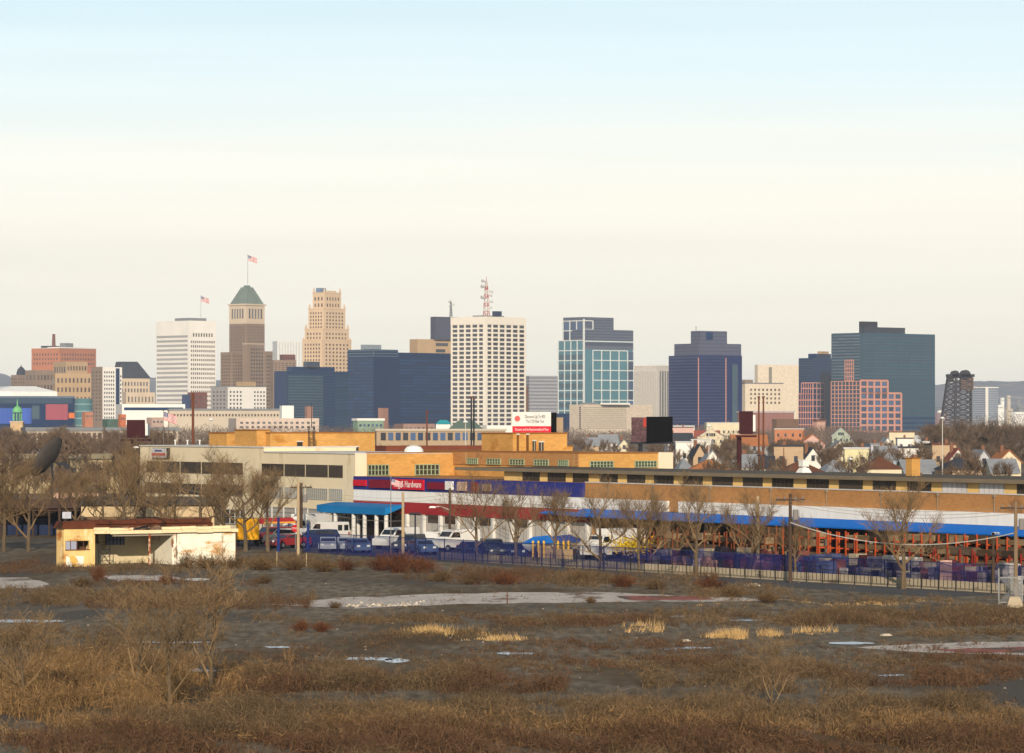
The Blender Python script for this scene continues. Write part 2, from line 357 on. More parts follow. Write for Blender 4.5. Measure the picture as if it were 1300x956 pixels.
FAR = [tree_meshes(40 + i, 9.0, spread=sp, fork=.25, nmain=6, n2=4, n3=4, n4=4, tw=.045, rt=.22, tm=twig_far, tl=1.3) for i, sp in enumerate([.8, 1.0, .65, .9])]
UP = [tree_meshes(60 + i, 8.0, spread=.36, fork=.04, nmain=8, n2=5, n3=4, n4=3, tw=.011, rt=.11) for i in range(2)]
def tree(me, x, y, h, h0=8.0, rz=0, wid=1.0, name='bare_tree', **kw):
    e = empty(name, (x, y, 0), rz, **kw); s = h / h0; e.scale = (s * wid, s * wid, s)
    inst('trunk', me[0], e); inst('crown', me[1], e); return e
# ------------------------------------------------ downtown
concw = M('white_concrete', (226, 220, 210), var=.08, sc3=(.05, .05, .05)); conc = M('beige_concrete', (186, 172, 152), var=.08, sc3=(.05, .05, .05))
lime = M('limestone', (206, 178, 146), var=.10, sc3=(.06, .06, .03)); limed = M('grey_stone', (134, 114, 98), var=.12, sc3=(.06, .06, .03))
limel = M('pale_stone', (196, 176, 152), var=.08, sc3=(.06, .06, .03)); copper = M('copper_green', (106, 118, 110), var=.2, sc3=(.2, .2, .05))
obrick = M('orange_brick', (176, 112, 82), var=.1, sc3=(.1, .1, .1)); rbrick = M('dark_red_brick', (112, 68, 60), var=.12, sc3=(.1, .1, .1)); dbrick = M('brown_brick', (112, 84, 66), var=.12, sc3=(.1, .1, .1))
tanb = M('tan_brick', (170, 142, 108), var=.08, sc3=(.1, .1, .1)); pinkg = M('pink_granite', (194, 138, 120), var=.06, sc3=(.1, .1, .1))
roofd = M('dark_roof', (50, 56, 66), var=.15, sc3=(.1, .1, .1)); rgrey = M('grey_roof', (120, 122, 124), var=.15, sc3=(.1, .1, .1)); white = M('white_paint', (224, 222, 214), var=.05)
darkm = M('dark_metal', (44, 44, 50), rough=.6, var=.1); rust = M('rusty_steel', (104, 62, 44), var=.25, sc3=(.6, .6, .3)); redm = M('maroon_metal', (62, 28, 32), rough=.8, var=.14, sc3=(.4, .4, .4))
wind = glass('window_dark', (52, 54, 62)); winm = glass('window_grey', (96, 94, 94)); winb = glass('window_brown', (88, 74, 66)); navy = glass('glass_navy', (4, 42, 82), rnd=.2, spec=.22)
teal = glass('glass_teal', (66, 112, 124), rnd=.12); tealg = glass('glass_grey_teal', (66, 88, 100), rnd=.1, spec=.4); slate = glass('glass_slate', (58, 70, 86), rnd=.1, spec=.4); purp = glass('glass_indigo', (20, 38, 86), rnd=.1, spec=.25)
bwin = glass('window_blue', (60, 80, 110))

def simple(name, label, D, xl, xc, xr, yt, mat, al=40, wl=None, wr=None, wmat=None, roof=None, cap=None, ywin=None, fw=.5, fh=.5):
    B = Bldg(name, label, D, xl, xc, xr, al); t = B.tier(xl, xc, xr, yt, None, mat)
    ya, yb = ywin or (yt + 3, 548)
    if wl: B.win(t, 'L', .03, .97, ya, yb, wl[0], wl[1], fw, fh, wmat or wind)
    if wr: B.win(t, 'R', .03, .97, ya, yb, wr[0], wr[1], fw, fh, wmat or wind)
    if cap: B.cap(t, cap, .5, 1.2)
    for r in (roof or []): B.tier(*r[:4], yt + .3, r[4], dD=r[5] if len(r) > 5 else 6, name='rooftop_plant') if len(r) > 4 else None
    B.done(); return B, t

# far left group
B = Bldg('hospital_building', 'orange brick hospital block with a thin red chimney on its roof', 3700, 40, 76, 122, 35); t = B.tier(40, 76, 122, 442, None, obrick); B.cap(t, concw, .6, 1.2)
B.win(t, 'L', .05, .95, 447, 464, 9, 3, .4, .5, winb); B.win(t, 'R', .03, .97, 447, 464, 13, 3, .4, .5, winb)
B.tier(76, 83, 93, 435.5, 441.5, rgrey, 8, 'rooftop_plant'); B.tier(52, 60, 76, 439, 441.5, roofd, 9, 'roof')
a = B.tier(66.5, 68, 70, 424, 440, None, 10); MB().lathe([(2.0, 0), (1.5, a[5] - a[4])], 10, ((a[0] + a[1]) / 2, (a[2] + a[3]) / 2, a[4])).build('chimney', rbrick, B.e); B.done()
simple('apartment_building', 'tan brick apartment block stepping below the orange hospital', 3500, 68, 84, 111, 459, tanb, 35, (5, 6), (7, 8), winb)
simple('apartment_building', 'wide tan apartment block in front of the orange hospital, darker brick on its lower floors', 3300, 66, 70, 117, 474, tanb, 20, (1, 5), (9, 6), winb, fw=.45)
simple('apartment_building', 'brownish flat roofed block at the far edge beyond the white arena roof', 3400, 32, 46, 68, 470, limed, 40, (3, 6), (5, 6), winb)
B = Bldg('church_building', 'low brown block with a dark domed roof at the far left edge', 3450, 14, 22, 34, 45)
t = B.tier(14, 22, 34, 476, None, limed); B.win(t, 'L', .05, .95, 479, 492, 3, 3, .5, .5, winb); B.win(t, 'R', .05, .95, 479, 492, 4, 3, .5, .5, winb)
MB().lathe([(4.6, 0), (4.6, 2), (3.8, 5), (2.2, 7), (.5, 8.5), (.2, 10)], 12, (1, 2, wz(476, 3450))).build('dome', roofd, B.e); B.done()
B = Bldg('office_building', 'slim white apartment tower with a dark stair strip, in front of the chateau roof', 3150, 116, 130, 155, 40)
t = B.tier(116, 130, 155, 466, None, concw); t0 = B.tier(115.6, 129.8, 130.2, 465.6, None, limed, -.4, 'side_wall'); B.win(t0, 'L', .05, .95, 470, 535, 3, 14, .4, .45, winb)
B.win(t, 'R', .06, .62, 470, 538, 5, 13, .45, .5, wind); a = t; MB().box(a[1] - .1, a[1] + .4, a[2] + (a[3] - a[2]) * .68, a[2] + (a[3] - a[2]) * .86, 0, a[5] - 1).build('stair_strip', navy, B.e); B.win(t, 'R', .88, .98, 475, 538, 1, 12, .5, .5, wind); B.done()
B = Bldg('chateau_building', 'pale stone courthouse under a tall blue black chateau roof', 3400, 144, 152, 190, 25)
t = B.tier(144, 152, 190, 480, None, limel); B.win(t, 'R', .04, .96, 483, 500, 9, 2, .45, .6, winm); B.win(t, 'R', .04, .96, 502, 540, 8, 5, .45, .6, winm)
x0, x1, y0, y1 = t[:4]; zt = wz(459, 3400); MB().frus((x0 - 1, x1 + 1, y0 - 1, y1 + 1), t[5] + .02, (x0 + 1.5, x1 - 2.5, y0 + 2, y0 + (y1 - y0) * .62), zt).build('roof', roofd, B.e)
for q in (.25, .6): MB().frus((x1 - 3, x1 + .5, y0 + (y1 - y0) * q, y0 + (y1 - y0) * q + 5), t[5], (x1 - 3, x1 - 1, y0 + (y1 - y0) * q + 2.3, y0 + (y1 - y0) * q + 2.7), t[5] + 9).build('dormer', limel, B.e)
t2 = B.tier(155, 160, 197, 498, None, limel, -30, 'wing'); B.win(t2, 'R', .03, .97, 502, 512, 8, 1, .4, .7, winm); B.done()
# arena
B = Bldg('arena_building', 'low teal and blue arena with white roof, blue screen and red panel', 2500, -60, -40, 117, 15, cat='arena')
t = B.tier(-60, -40, 95, 505, None, navy); x0, x1, y0, y1, _, z1, D = t
MB().box(x1 - 1, x1 + .6, y0, y1, z1 - .1, z1 + 1.3).build('roof_edge', M('edge_bluegrey', (88, 104, 120)), B.e)
def apan(name, xa, xb, yt, yb, mat, p=.5):
    ua, _, _ = (B._ab(-60, -40, xa, D)[1], 0, 0); ub = B._ab(-60, -40, xb, D)[1]
    return MB().box(x1 - .01, x1 + p, y0 + ua, y0 + ub, wz(yb, D), wz(yt, D)).build(name, mat, B.e)
apan('roof_edge', -35, 92, 505.5, 512, M('teal_slate', (50, 70, 90)), .3)
apan('video_screen', -30, 40, 518, 538, M('screen_blue', (56, 88, 168), var=.3, sc3=(.2, .2, .01), rough=.4), .6)
apan('glass_wall', 40.5, 50, 515, 532, tealg, .45); apan('sign_panel', 58, 86, 513, 533, M('panel_red', (150, 76, 88), var=.1), .7); apan('sign_panel', 87, 96, 524, 531, M('panel_orange', (206, 108, 50)), .8)
a = B.tier(95, 100, 117, 506, None, None, 5); cx_, cy_ = (a[0] + a[1]) / 2, (a[2] + a[3]) / 2; MB().lathe([(6.4, 0), (6.4, a[5])], 20, (cx_, cy_, 0)).build('glass_drum', M('glass_drum', (74, 112, 116), rough=.2, bands=((150, 170, 170), 5, .1, 'Z')), B.e)
wr = MB(); ax0, ax1 = wx(-60, 2600), wx(54, 2600); 
for i in range(14):
    X0 = ax0 + (ax1 - ax0) * i / 14; X1 = ax0 + (ax1 - ax0) * (i + 1) / 14
wr.prism([(-52, -16), (52, -16), (56, 0), (52, 34), (-52, 34)], wz(503, 2600), wz(497, 2600)); wr.frus((-52, 52, -14, 34), wz(497, 2600) + .02, (-46, 40, 2, 20), wz(490, 2600))
dr = Bldg('arena_roof', 'broad white low arena roof at the left edge', 2600, -60, -30, 54, 20, cat='arena roof'); wr.build('roof', white, dr.e)
MB().box(-50, 50, -12, 30, 0, wz(503, 2600) - .02).build('wall', M('wall_pale', (168, 172, 174)), dr.e); dr.done()
# domed church tower
dt = empty('church_tower', (wx(22, 1500), 1500, 0), 0, label='stone church tower with a bright green copper dome and spire', cat='church tower')
zz = lambda y: wz(y, 1500)
MB().box(-2.6, 2.6, -2.6, 2.6, 0, zz(536)).build('tower_base', M('tower_stone', (190, 160, 122)), dt); MB().box(-2.9, 2.9, -2.9, 2.9, zz(536), zz(535) + .1).build('cornice', limel, dt)
gc = M('verdigris', (112, 176, 118), var=.2)
MB().lathe([(1.9, zz(535) + .1), (1.9, zz(534)), (1.35, zz(534)), (1.35, zz(524.6)), (2.0, zz(524.4)), (2.0, zz(523.4))], 12).build('lantern', bwin, dt)
for i in range(8): MB().tube((1.75 * math.cos(i * .785), 1.75 * math.sin(i * .785), zz(534)), (1.75 * math.cos(i * .785), 1.75 * math.sin(i * .785), zz(524.3)), .22).build('column', gc, dt)
MB().lathe([(2.15, zz(523.4)), (2.1, zz(521)), (1.6, zz(518)), (.8, zz(516)), (.3, zz(515.4)), (.28, zz(512)), (.05, zz(506))], 14).build('dome', gc, dt)

# white tower
B = Bldg('office_tower', 'white office tower, banded grey side and square windowed side, flag on its roof', 3300, 198, 240, 274, 47, cat='office tower')
t = B.tier(198, 240, 274, 407, None, concw); band = glass('ribbon_grey', (156, 153, 152), rnd=.05, spec=.3)
B.win(t, 'L', .03, .96, 424, 545, 1, 21, 1, .48, band, 'window_band'); B.win(t, 'R', .12, .9, 422, 428, 8, 1, .45, .75, winb)
B.win(t, 'R', .05, .97, 431, 546, 12, 20, .5, .5, winb); B.tier(222, 240, 262, 403.5, 407, rgrey, 10, 'rooftop_plant'); B.done()
# stone skyscraper with pyramid roof
B = Bldg('skyscraper', 'stone skyscraper with a green copper pyramid roof and flagpole', 3350, 291, 312, 336, 42, cat='skyscraper')
t = B.tier(291, 312, 336, 411, None, limed); u = B.tier(291, 312, 336, 387.5, 410.9, limel, -.5, 'upper_wall'); B.cap(u, limel, 1.0, 1.5)
B.win(u, 'L', .12, .9, 391, 405, 5, 1, .5, .9, winm, 'window_bay'); B.win(u, 'R', .12, .9, 391, 405, 5, 1, .5, .9, winm, 'window_bay')
B.win(t, 'L', .06, .95, 413, 446, 6, 9, .4, .5, winb); B.win(t, 'R', .06, .95, 413, 446, 7, 9, .4, .5, winb)
x0, x1, y0, y1, _, z1, D = u; cxm, cym = (x0 + x1) / 2, (y0 + y1) / 2; MB().frus((x0 + .5, x1 - .5, y0 + .5, y1 - .5), z1 + 1.5, (cxm - 4, cxm + 4, cym - 4, cym + 4), wz(364, D)).build('roof', copper, B.e)
MB().frus((cxm - 2.6, cxm + 2.6, cym - 2.6, cym + 2.6), wz(364, D), (cxm - 2, cxm + 2, cym - 2, cym + 2), wz(361.5, D)).build('roof_cap', copper, B.e)
t = B.tier(280, 294, 309, 447, None, limed, -8, 'wing'); B.win(t, 'L', .1, .9, 450, 495, 4, 11, .4, .5, winb); B.win(t, 'R', .1, .9, 450, 495, 4, 11, .4, .5, winb)
t = B.tier(308, 316, 336, 437, None, limed, -14, 'wing'); B.cap(t, limel, .3, .8); B.win(t, 'R', .08, .92, 441, 520, 5, 17, .45, .45, wind); t = B.tier(334, 337, 346, 446, None, limed, -20, 'wing'); B.win(t, 'R', .1, .9, 450, 525, 3, 16, .45, .45, wind); B.done()
def flag_mesh(w_, h_, seed):
    rr = random.Random(seed); m = MB(); nx, ny = 16, 13
    P = lambda i, j: (i / nx * w_, .18 * w_ * math.sin(i / nx * 7 + seed) * (i / nx) + .05 * w_, -j / ny * h_ - .34 * w_ * (i / nx) ** 1.2)
    for i in range(nx):
        for j in range(ny):
            mi = 2 if (i < 6 and j < 7) else (0 if j % 2 == 0 else 1)
            if mi == 2 and i % 2 == 1 and j % 2 == 1: mi = 1
            m.add([P(i, j), P(i + 1, j), P(i + 1, j + 1), P(i, j + 1)], [(0, 1, 2, 3)], mi)
    return m
fr_, fw_, fb_ = M('flag_red', (186, 50, 60)), M('flag_white', (226, 220, 214)), M('flag_blue', (44, 52, 104))
def flagpole(px, D, y0, y1, fl, label, r=.06, bz=0):
    e = empty('flagpole', (wx(px, D), D, 0 if bz == 0 else bz), 0, label=label, cat='flagpole')
    zt = wz(y1, D) - bz; zb = wz(y0, D) - bz if bz else 0
    MB().tube((0, 0, zb), (0, 0, zt), r, r * .6, 8).lathe([(r * 2.2, zt), (r * 2.2, zt + r * 3)], 8).build('pole', M('pole_grey', (128, 122, 118)), e)
    f = flag_mesh(fl[0], fl[1], fl[2]).build('flag', [fr_, fw_, fb_], e, (r, 0, zt - .1)); return e
flagpole(255, 3320, 403, 376, (7.5, 4.6, 1), 'flagpole with stars and stripes on the white office tower roof', .18, wz(405, 3320))
flagpole(314.5, 3371, 361, 324, (8.5, 5, 2), 'tall flagpole with flag on the green pyramid roof', .22, wz(362.5, 3371))
# pale ghost block, brown blocks
simple('office_building', 'faint pale ribbed block between the two stone skyscrapers', 5200, 346, 352, 386, 433, M('faint_white', (206, 204, 198)), 20, None, (9, 1), M('faint_rib', (186, 186, 184), rnd=.04), fw=.5, fh=1, ywin=(434, 470))
simple('apartment_building', 'plain brown brick block between the pyramid tower and black glass', 3200, 343, 347, 376, 457, limed, 25, None, (6, 7), winb, ywin=(460, 478))
simple('apartment_building', 'small dark brick block standing before the pale ribbed tower', 3220, 355, 361, 375, 450, rbrick, 30, (2, 3), (4, 3), wind, ywin=(453, 464))
# art deco tower
B = Bldg('skyscraper', 'sandy art deco skyscraper with stepped shoulders and finials', 3300, 384, 409, 446, 38, cat='skyscraper')
def fin(bx, h):
    x0, x1, y0, y1, _, z1, _ = bx
    for (qx, qy) in ((x0 + .8, y0 + .8), (x1 - .8, y0 + .8), (x1 - .8, y1 - .8)):
        MB().frus((qx - 1, qx + 1, qy - 1, qy + 1), z1 - .02, (qx - .25, qx + .25, qy - .25, qy + .25), z1 + h).build('finial', lime, B.e)
for (xl, xc, xr, yt, yb, dd, nl, nr, rows) in ((384, 409, 446, 432, None, 0, 6, 7, 8), (387, 410, 443, 418, 432, 2.5, 5, 7, 2), (391.5, 411, 438.5, 392, 418, 5, 5, 6, 5), (397, 412, 433, 372, 392, 8, 3, 5, 2)):
    t = B.tier(xl, xc, xr, yt, yb, lime, dd); B.cap(t, lime, .25, .7)
    y_end = yb - .6 if yb else 474
    B.win(t, 'L', .08, .92, yt + 3, y_end, nl, rows, .4, .55, winb); B.win(t, 'R', .08, .92, yt + 3, y_end, nr, rows, .38, .5, winb); fin(t, 5 if yb else 3)
B.tier(401, 406, 414, 365.5, 372, M('plant_blue', (110, 128, 150)), 14, 'rooftop_plant'); t = B.tier(414, 416, 427, 369, 372, lime, 13, 'rooftop_plant'); B.done()
# cream courthouse, dark red, etc.
B = Bldg('office_building', 'cream corner building with small dark windows below the pyramid skyscraper', 2750, 268, 289, 338, 45)
t = B.tier(268, 289, 338, 491, None, concw); t1 = B.tier(267.8, 288.6, 289.2, 491.3, None, M('grey_side', (150, 146, 144)), -.4, 'side_wall'); B.win(t1, 'L', .08, .92, 495, 520, 4, 5, .4, .45, winb)
B.win(t, 'R', .03, .38, 495, 520, 4, 5, .4, .45, wind); B.win(t, 'R', .66, .98, 495, 520, 4, 5, .4, .45, wind); B.cap(t, rgrey, .3, .6); B.tier(300, 304, 325, 484.5, 491, tanb, 10, 'penthouse'); B.done()
simple('apartment_building', 'dark maroon brick block left of the cream corner building', 2700, 238, 246, 263, 498, rbrick, 40, (2, 4), (3, 4), winb, ywin=(501, 525))
simple('apartment_building', 'small navy blue panelled block beside the maroon brick block', 2690, 231, 235, 241, 501, M('navy_panel', (54, 70, 104)), 40)
simple('post_office', 'long low beige hall with a row of small windows below the cream building', 2300, 206, 215, 363, 521, conc, 12, None, (34, 1), winb, ywin=(524, 530), cap=rgrey)
simple('warehouse_building', 'pale beige low warehouse right of the long hall, at the foot of the black glass', 2000, 290, 300, 405, 531, M('warm_white', (196, 176, 160)), 14, None, (14, 2), winm, ywin=(534, 545))
simple('rooftop_building', 'small white windowless block in front of the black glass offices', 2100, 355, 358, 373, 515, white, 20)
simple('rooftop_building', 'small pinkish brick stair tower before the black glass offices', 2050, 387, 390, 397, 516, M('pink_brick', (150, 112, 98)), 30)
simple('rooftop_building', 'slim reddish brick tower at the foot of the dark glass slab', 2100, 480, 486, 493, 518, M('pink_brick', (150, 112, 98)), 40)
simple('commercial_building', 'low pale green building with cream roof below the dark glass slab', 1900, 448, 454, 487, 534, M('pale_green', (128, 148, 128)), 25, None, (6, 1), bwin, ywin=(537, 543), cap=concw)
simple('transit_building', 'grey low roof building below the white slim tower', 2300, 147, 155, 235, 513, concw, 15, None, (12, 1), navy, ywin=(517, 521), fw=1, fh=.9)
for i, (xl, xr, yt, c, lb) in enumerate([(104, 118, 523, (176, 118, 92), 'salmon brick low block left of the maroon billboard'), (130, 152, 532, (66, 96, 84), 'low block with dark green roof left of the maroon billboard'), (150, 160, 526, (186, 106, 70), 'orange low block beside the dark green roof'), (186, 208, 530, (176, 150, 136), 'pinkish low block behind the big flag')]):
    simple('commercial_building', lb, 1900, xl, xl + (xr - xl) * .3, xr, yt, M('low%d' % i, c, var=.15), 30, None, (3, 1), winm, ywin=(yt + 3, yt + 8))
simple('rail_building', 'long grey roofed rail building with cream window piers behind the bare trees', 1250, 28, 34, 226, 547, M('pier_cream', (176, 160, 142)), 10, None, (26, 1), winb, ywin=(549, 560), fw=.62, fh=.9, cap=rgrey)
# black glass offices (two)
B = Bldg('office_building', 'navy glass office block with rounded grey teal front, lower of the dark pair', 2900, 348, 364, 443, 40, cat='office building')
t = B.tier(348, 364, 443, 471, None, navy); nb = M('spandrel_line', (86, 108, 124), rough=.3); B.grid(t, 'R', .0, 1, 472, 545, 1, 20, .5, .4, M('spandrel_dark', (40, 60, 82), rough=.3), 'spandrel', .3)
B.win(t, 'R', .02, .58, 476, 545, 5, 19, 1, .5, tealg, 'window_band'); B.win(t, 'R', .78, 1, 476, 545, 1, 19, 1, .4, M('band_mid', (34, 66, 94), rough=.2, rnd=.3, spec=.3), 'window_band')
t = B.tier(364, 372, 425, 465.5, 471, navy, 4, 'penthouse'); t = B.tier(385, 390, 406, 459, 465.5, slate, 8, 'rooftop_plant'); B.done()
B = Bldg('office_building', 'long navy glass office slab with a stepped darker end, taller of the dark pair', 2850, 442, 476, 575, 45, cat='office building')
t = B.tier(442, 476, 575, 447, None, navy); u = B.tier(441.5, 474, 505, 443.5, None, navy, -6, 'corner_tower')
B.grid(u, 'L', 0, 1, 445, 452, 1, 2, .6, .2, nb, 'spandrel', .35); B.grid(u, 'R', 0, 1, 445, 452, 1, 2, .6, .2, nb, 'spandrel', .35)
for f_, bx in (('L', u), ('R', t)): B.win(bx, f_, 0 if f_ == 'L' else .32, 1, 455, 545, 4, 22, 1, .45, M('band_low', (18, 54, 92), rough=.2, rnd=.38, spec=.3), 'window_band')
B.tier(458, 464, 484, 437.5, 443.5, M('plant_grey', (130, 140, 146)), 5, 'rooftop_plant'); B.tier(520, 527, 545, 530, 548, None, 0); B.done()
B = Bldg('office_building', 'tan office block behind, with a dark windowless upper box', 3300, 520, 530, 600, 35, cat='office building')
t = B.tier(520, 530, 600, 430.5, None, tanb); B.win(t, 'R', .33, .55, 435, 439, 1, 1, 1, 1, wind, 'window_band'); B.win(t, 'R', .33, .5, 443, 447, 1, 1, 1, 1, wind, 'window_band')
B.tier(546.5, 553, 600, 402, 430.5, M('dark_box', (66, 70, 86)), 6, 'upper_box'); B.done()
# white grid tower
B = Bldg('office_tower', 'cream gridded office tower with dark square windows and lattice mast', 2750, 574, 616, 666, 42, cat='office tower')
t = B.tier(574, 616, 666, 402, None, M('grid_dark', (46, 54, 66), rough=.3)); gcm = M('grid_cream', (226, 216, 200), var=.05)
for f_, n in (('L', 5), ('R', 6)):
    B.grid(t, f_, 0, 1, 411, 547, n, 24, 1.2, 1.45, gcm, 'facade_grid', .8); B.win(t, f_, 0, 1, 411, 547, n, 24, .7, .6, wind)
x0, x1, y0, y1, _, z1, D = t; MB().box(x0 - .9, x1 + .9, y0 - .9, y1 + .9, wz(411, D), z1 + .1).build('parapet', gcm, B.e)
MB().box(x1 - 1.3, x1 + 1.3, y0 - 1.3, y0 + 1.3, 0, z1).build('corner_pier', gcm, B.e)
B.tier(600, 612, 640, 400.3, 402.1, rgrey, 14, 'roof_deck'); B.tier(625, 630, 637, 395, 401, M('plant_navy', (40, 52, 78)), 12, 'rooftop_plant'); B.done()
def lattice(m, p, h, w0, w1, nb_, r=.12, mi=lambda k: 0):
    for k in range(nb_):
        a = k / nb_; b = (k + 1) / nb_; wa = w0 + (w1 - w0) * a; wb = w0 + (w1 - w0) * b; za = p[2] + h * a; zb = p[2] + h * b; q = mi(k)
        ca = [(p[0] + sx * wa, p[1] + sy * wa, za) for sx, sy in ((-1, -1), (1, -1), (1, 1), (-1, 1))]; cb = [(p[0] + sx * wb, p[1] + sy * wb, zb) for sx, sy in ((-1, -1), (1, -1), (1, 1), (-1, 1))]
        for i in range(4):
            m.tube(ca[i], cb[i], r, r, 4, q); m.tube(ca[i], cb[(i + 1) % 4], r * .6, r * .6, 4, q); m.tube(cb[i], cb[(i + 1) % 4], r * .6, r * .6, 4, q)
def mast(px, D, yb, yt, w0, label, n, mats, dishes):
    bz = wz(yb, D); e = empty('antenna_mast', (wx(px, D), D, bz), .4, label=label, cat='antenna mast'); m = MB(); h = wz(yt, D) - bz
    lattice(m, (0, 0, 0), h * .86, w0, w0 * .35, n, .28, lambda k: k % 2); m.tube((0, 0, h * .86), (0, 0, h), .3, .15, 5); m.build('lattice', mats, e)
    for (zf, sx, r) in dishes: MB().tube((sx * 1.2, -1.6, h * zf), (sx * 2.9, -2.2, h * zf), r * .55, r, 12).build('dish', M('dish_white', (186, 184, 180)), e)
mast(617.5, 2775, 400.5, 351, 1.9, 'red and white lattice antenna mast on the cream gridded tower', 8, [M('mast_red', (176, 92, 84)), M('mast_white', (200, 190, 182))], [(.88, -1.6, 1.3), (.74, -1.8, 1.4), (.46, -1.8, 1.4), (.62, 1.6, 1.2), (.52, 1.4, 1.3), (.36, 1.6, 1.2), (.2, 1.3, 1.0)])
mast(572.5, 3310, 402, 380, 1.0, 'small grey antenna mast on the dark upper box', 5, [rgrey, rgrey], [(.85, -.9, 1.2), (.7, .9, 1.2), (.6, -.8, 1)])
simple('office_building', 'grey horizontally banded block between cream gridded and teal towers', 3700, 662, 672, 712, 477, M('grey_band', (146, 146, 150), bands=((112, 112, 118), 3.6, .5, 'Z')), 25, roof=None)
simple('rooftop_building', 'narrow brown brick sliver beside the cream gridded tower', 2900, 664, 667, 671, 490, dbrick, 40)
# teal tower
B = Bldg('office_tower', 'teal glass tower with white frame lines and stepped slate crown', 3000, 709, 741, 804, 43, cat='office tower')
t = B.tier(709, 741, 804, 432, None, teal); wl = M('frame_white', (206, 208, 204)); slc = M('slate_crown', (92, 98, 112), rough=.4, bands=((70, 78, 94), 2.4, .45, 'Z'))
c1 = B.tier(740.4, 741.4, 804, 418, 432, slc, 1, 'crown'); x0, x1, y0, y1, _, z1, D = t
MB().box(x1 - 14, x1, y0 + .3, y1, z1 + .02, wz(418, D)).build('crown', slc, B.e)
c2 = B.tier(715, 741, 779, 402.5, 432, slc, 3, 'crown')
B.grid(c2, 'L', 0, 1, 407, 432, 3, 2, .8, 1.0, wl, 'white_frame', .5); B.win(c2, 'L', .03, .97, 408, 431, 3, 2, .8, .85, bwin)
B.grid(c2, 'R', 0, .3, 407, 418, 1, 1, .8, 1.0, wl, 'white_frame', .5)
B.grid(t, 'L', 0, 1, 432, 534, 4, 8, .8, .8, wl, 'white_frame', .5); MB().box(x1 - .4, x1 + .7, y0 - .7, y0 + .8, 0, wz(405, D)).build('white_frame', wl, B.e)
B.grid(t, 'R', 0, 1, 433, 534, 1, 1, .9, .8, wl, 'white_frame', .55)
B.win(t, 'R', .0, 1, 434.5, 443, 1, 1, 1, 1, slc, 'spandrel'); B.grid(t, 'R', .18, .88, 444.5, 546, 4, 8, .8, .8, wl, 'white_frame', .5); B.grid(t, 'R', .88, 1, 457, 546, 1, 7, .8, .8, wl, 'white_frame', .45)
B.win(t, 'R', .89, 1, 445, 546, 1, 8, 1, .88, bwin); B.win(t, 'L', .0, 1, 447, 545, 4, 8, .8, .5, tealg); B.done()
B = Bldg('civic_building', 'beige concrete low block with ribbed front before the teal tower', 2500, 723, 741, 828, 40, cat='building')
t = B.tier(723, 741, 828, 513.5, None, M('warm_concrete', (196, 180, 160))); B.win(t, 'R', .0, .62, 516, 545, 1, 11, 1, .4, M('rib_grey', (160, 150, 136)), 'rib'); B.win(t, 'L', .7, .8, 516, 545, 1, 11, 1, .6, wind)  # ribs in a greyer beige than the wall
B.tier(737, 742, 760, 511, 513.6, rgrey, 6, 'rooftop_plant'); B.tier(762, 766, 800, 511.5, 513.6, concw, 6, 'rooftop_plant'); B.done()
simple('office_building', 'dark blue glass low block at the foot of the teal tower', 2600, 704, 708, 724, 525, navy, 35)
simple('rooftop_building', 'tan low block beside the discount billboard', 2300, 702, 706, 715, 530, tanb, 30)
B = Bldg('office_building', 'pale ribbed office block with dark vertical window strips behind the teal tower', 3300, 803, 834, 849.5, 50, cat='office building')
t = B.tier(803, 834, 860, 464.5, None, M('pale_rib', (190, 182, 172))); B.win(t, 'L', .05, .97, 472, 540, 14, 1, .4, 1, M('rib_soft', (168, 162, 154)), 'rib'); t2 = t; x0, x1, y0, y1, _, z1, D = t
B.win(t, 'R', .1, .95, 471, 540, 7, 1, .55, 1, winm, 'window_strip'); B.cap(t, concw, .5, 1); B.tier(822, 834, 846, 463, 465, rgrey, 8, 'rooftop_plant'); B.done()
# indigo tower
B = Bldg('office_tower', 'indigo glass tower with stepped slate shoulders', 2850, 849, 886, 942, 36, cat='office tower')
t = B.tier(849, 886, 942, 451, None, purp); upm = M('slate_upper', (82, 86, 104), rough=.4, var=.08, bands=((70, 74, 94), 3, .4, 'Z'))
B.tier(856, 887, 941, 436, 451, upm, 3, 'shoulder'); B.tier(856, 887, 941, 451, 458, None); B.tier(877, 889, 923, 420, 436, upm, 9, 'crown'); B.tier(893, 896, 902, 419, 427, None, 8)
B.win(t, 'L', 0, 1, 452, 545, 4, 24, 1, .35, M('indigo_band', (44, 54, 88), rough=.3, rnd=.3, spec=.3), 'window_band'); B.win(t, 'R', 0, .68, 452, 545, 4, 24, 1, .35, M('indigo_band', ), 'window_band')
B.win(t, 'R', .78, .9, 462, 545, 1, 1, 1, 1, tealg, 'glass_bay'); x0, x1, y0, y1, _, z1, D = t
for q in (0, .62): MB().box(x1 - .1, x1 + .5, y0 + (y1 - y0) * q, y0 + (y1 - y0) * q + .7, 0, z1 - 2).build('pink_fin', pinkg, B.e)
x0, x1, y0, y1, z0, z1, D = B.tier(877, 889, 923, 420, 436, None, 9); MB().box(x1 - .2, x1 + .3, y0 + 6, y0 + 13, z1 - 7, z1 - 1).build('louvre', navy, B.e); MB().tube((x0 + 3, y0 + 3, z1), (x0 + 3, y0 + 3, z1 + 4), .2).build('aerial', darkm, B.e); B.done()
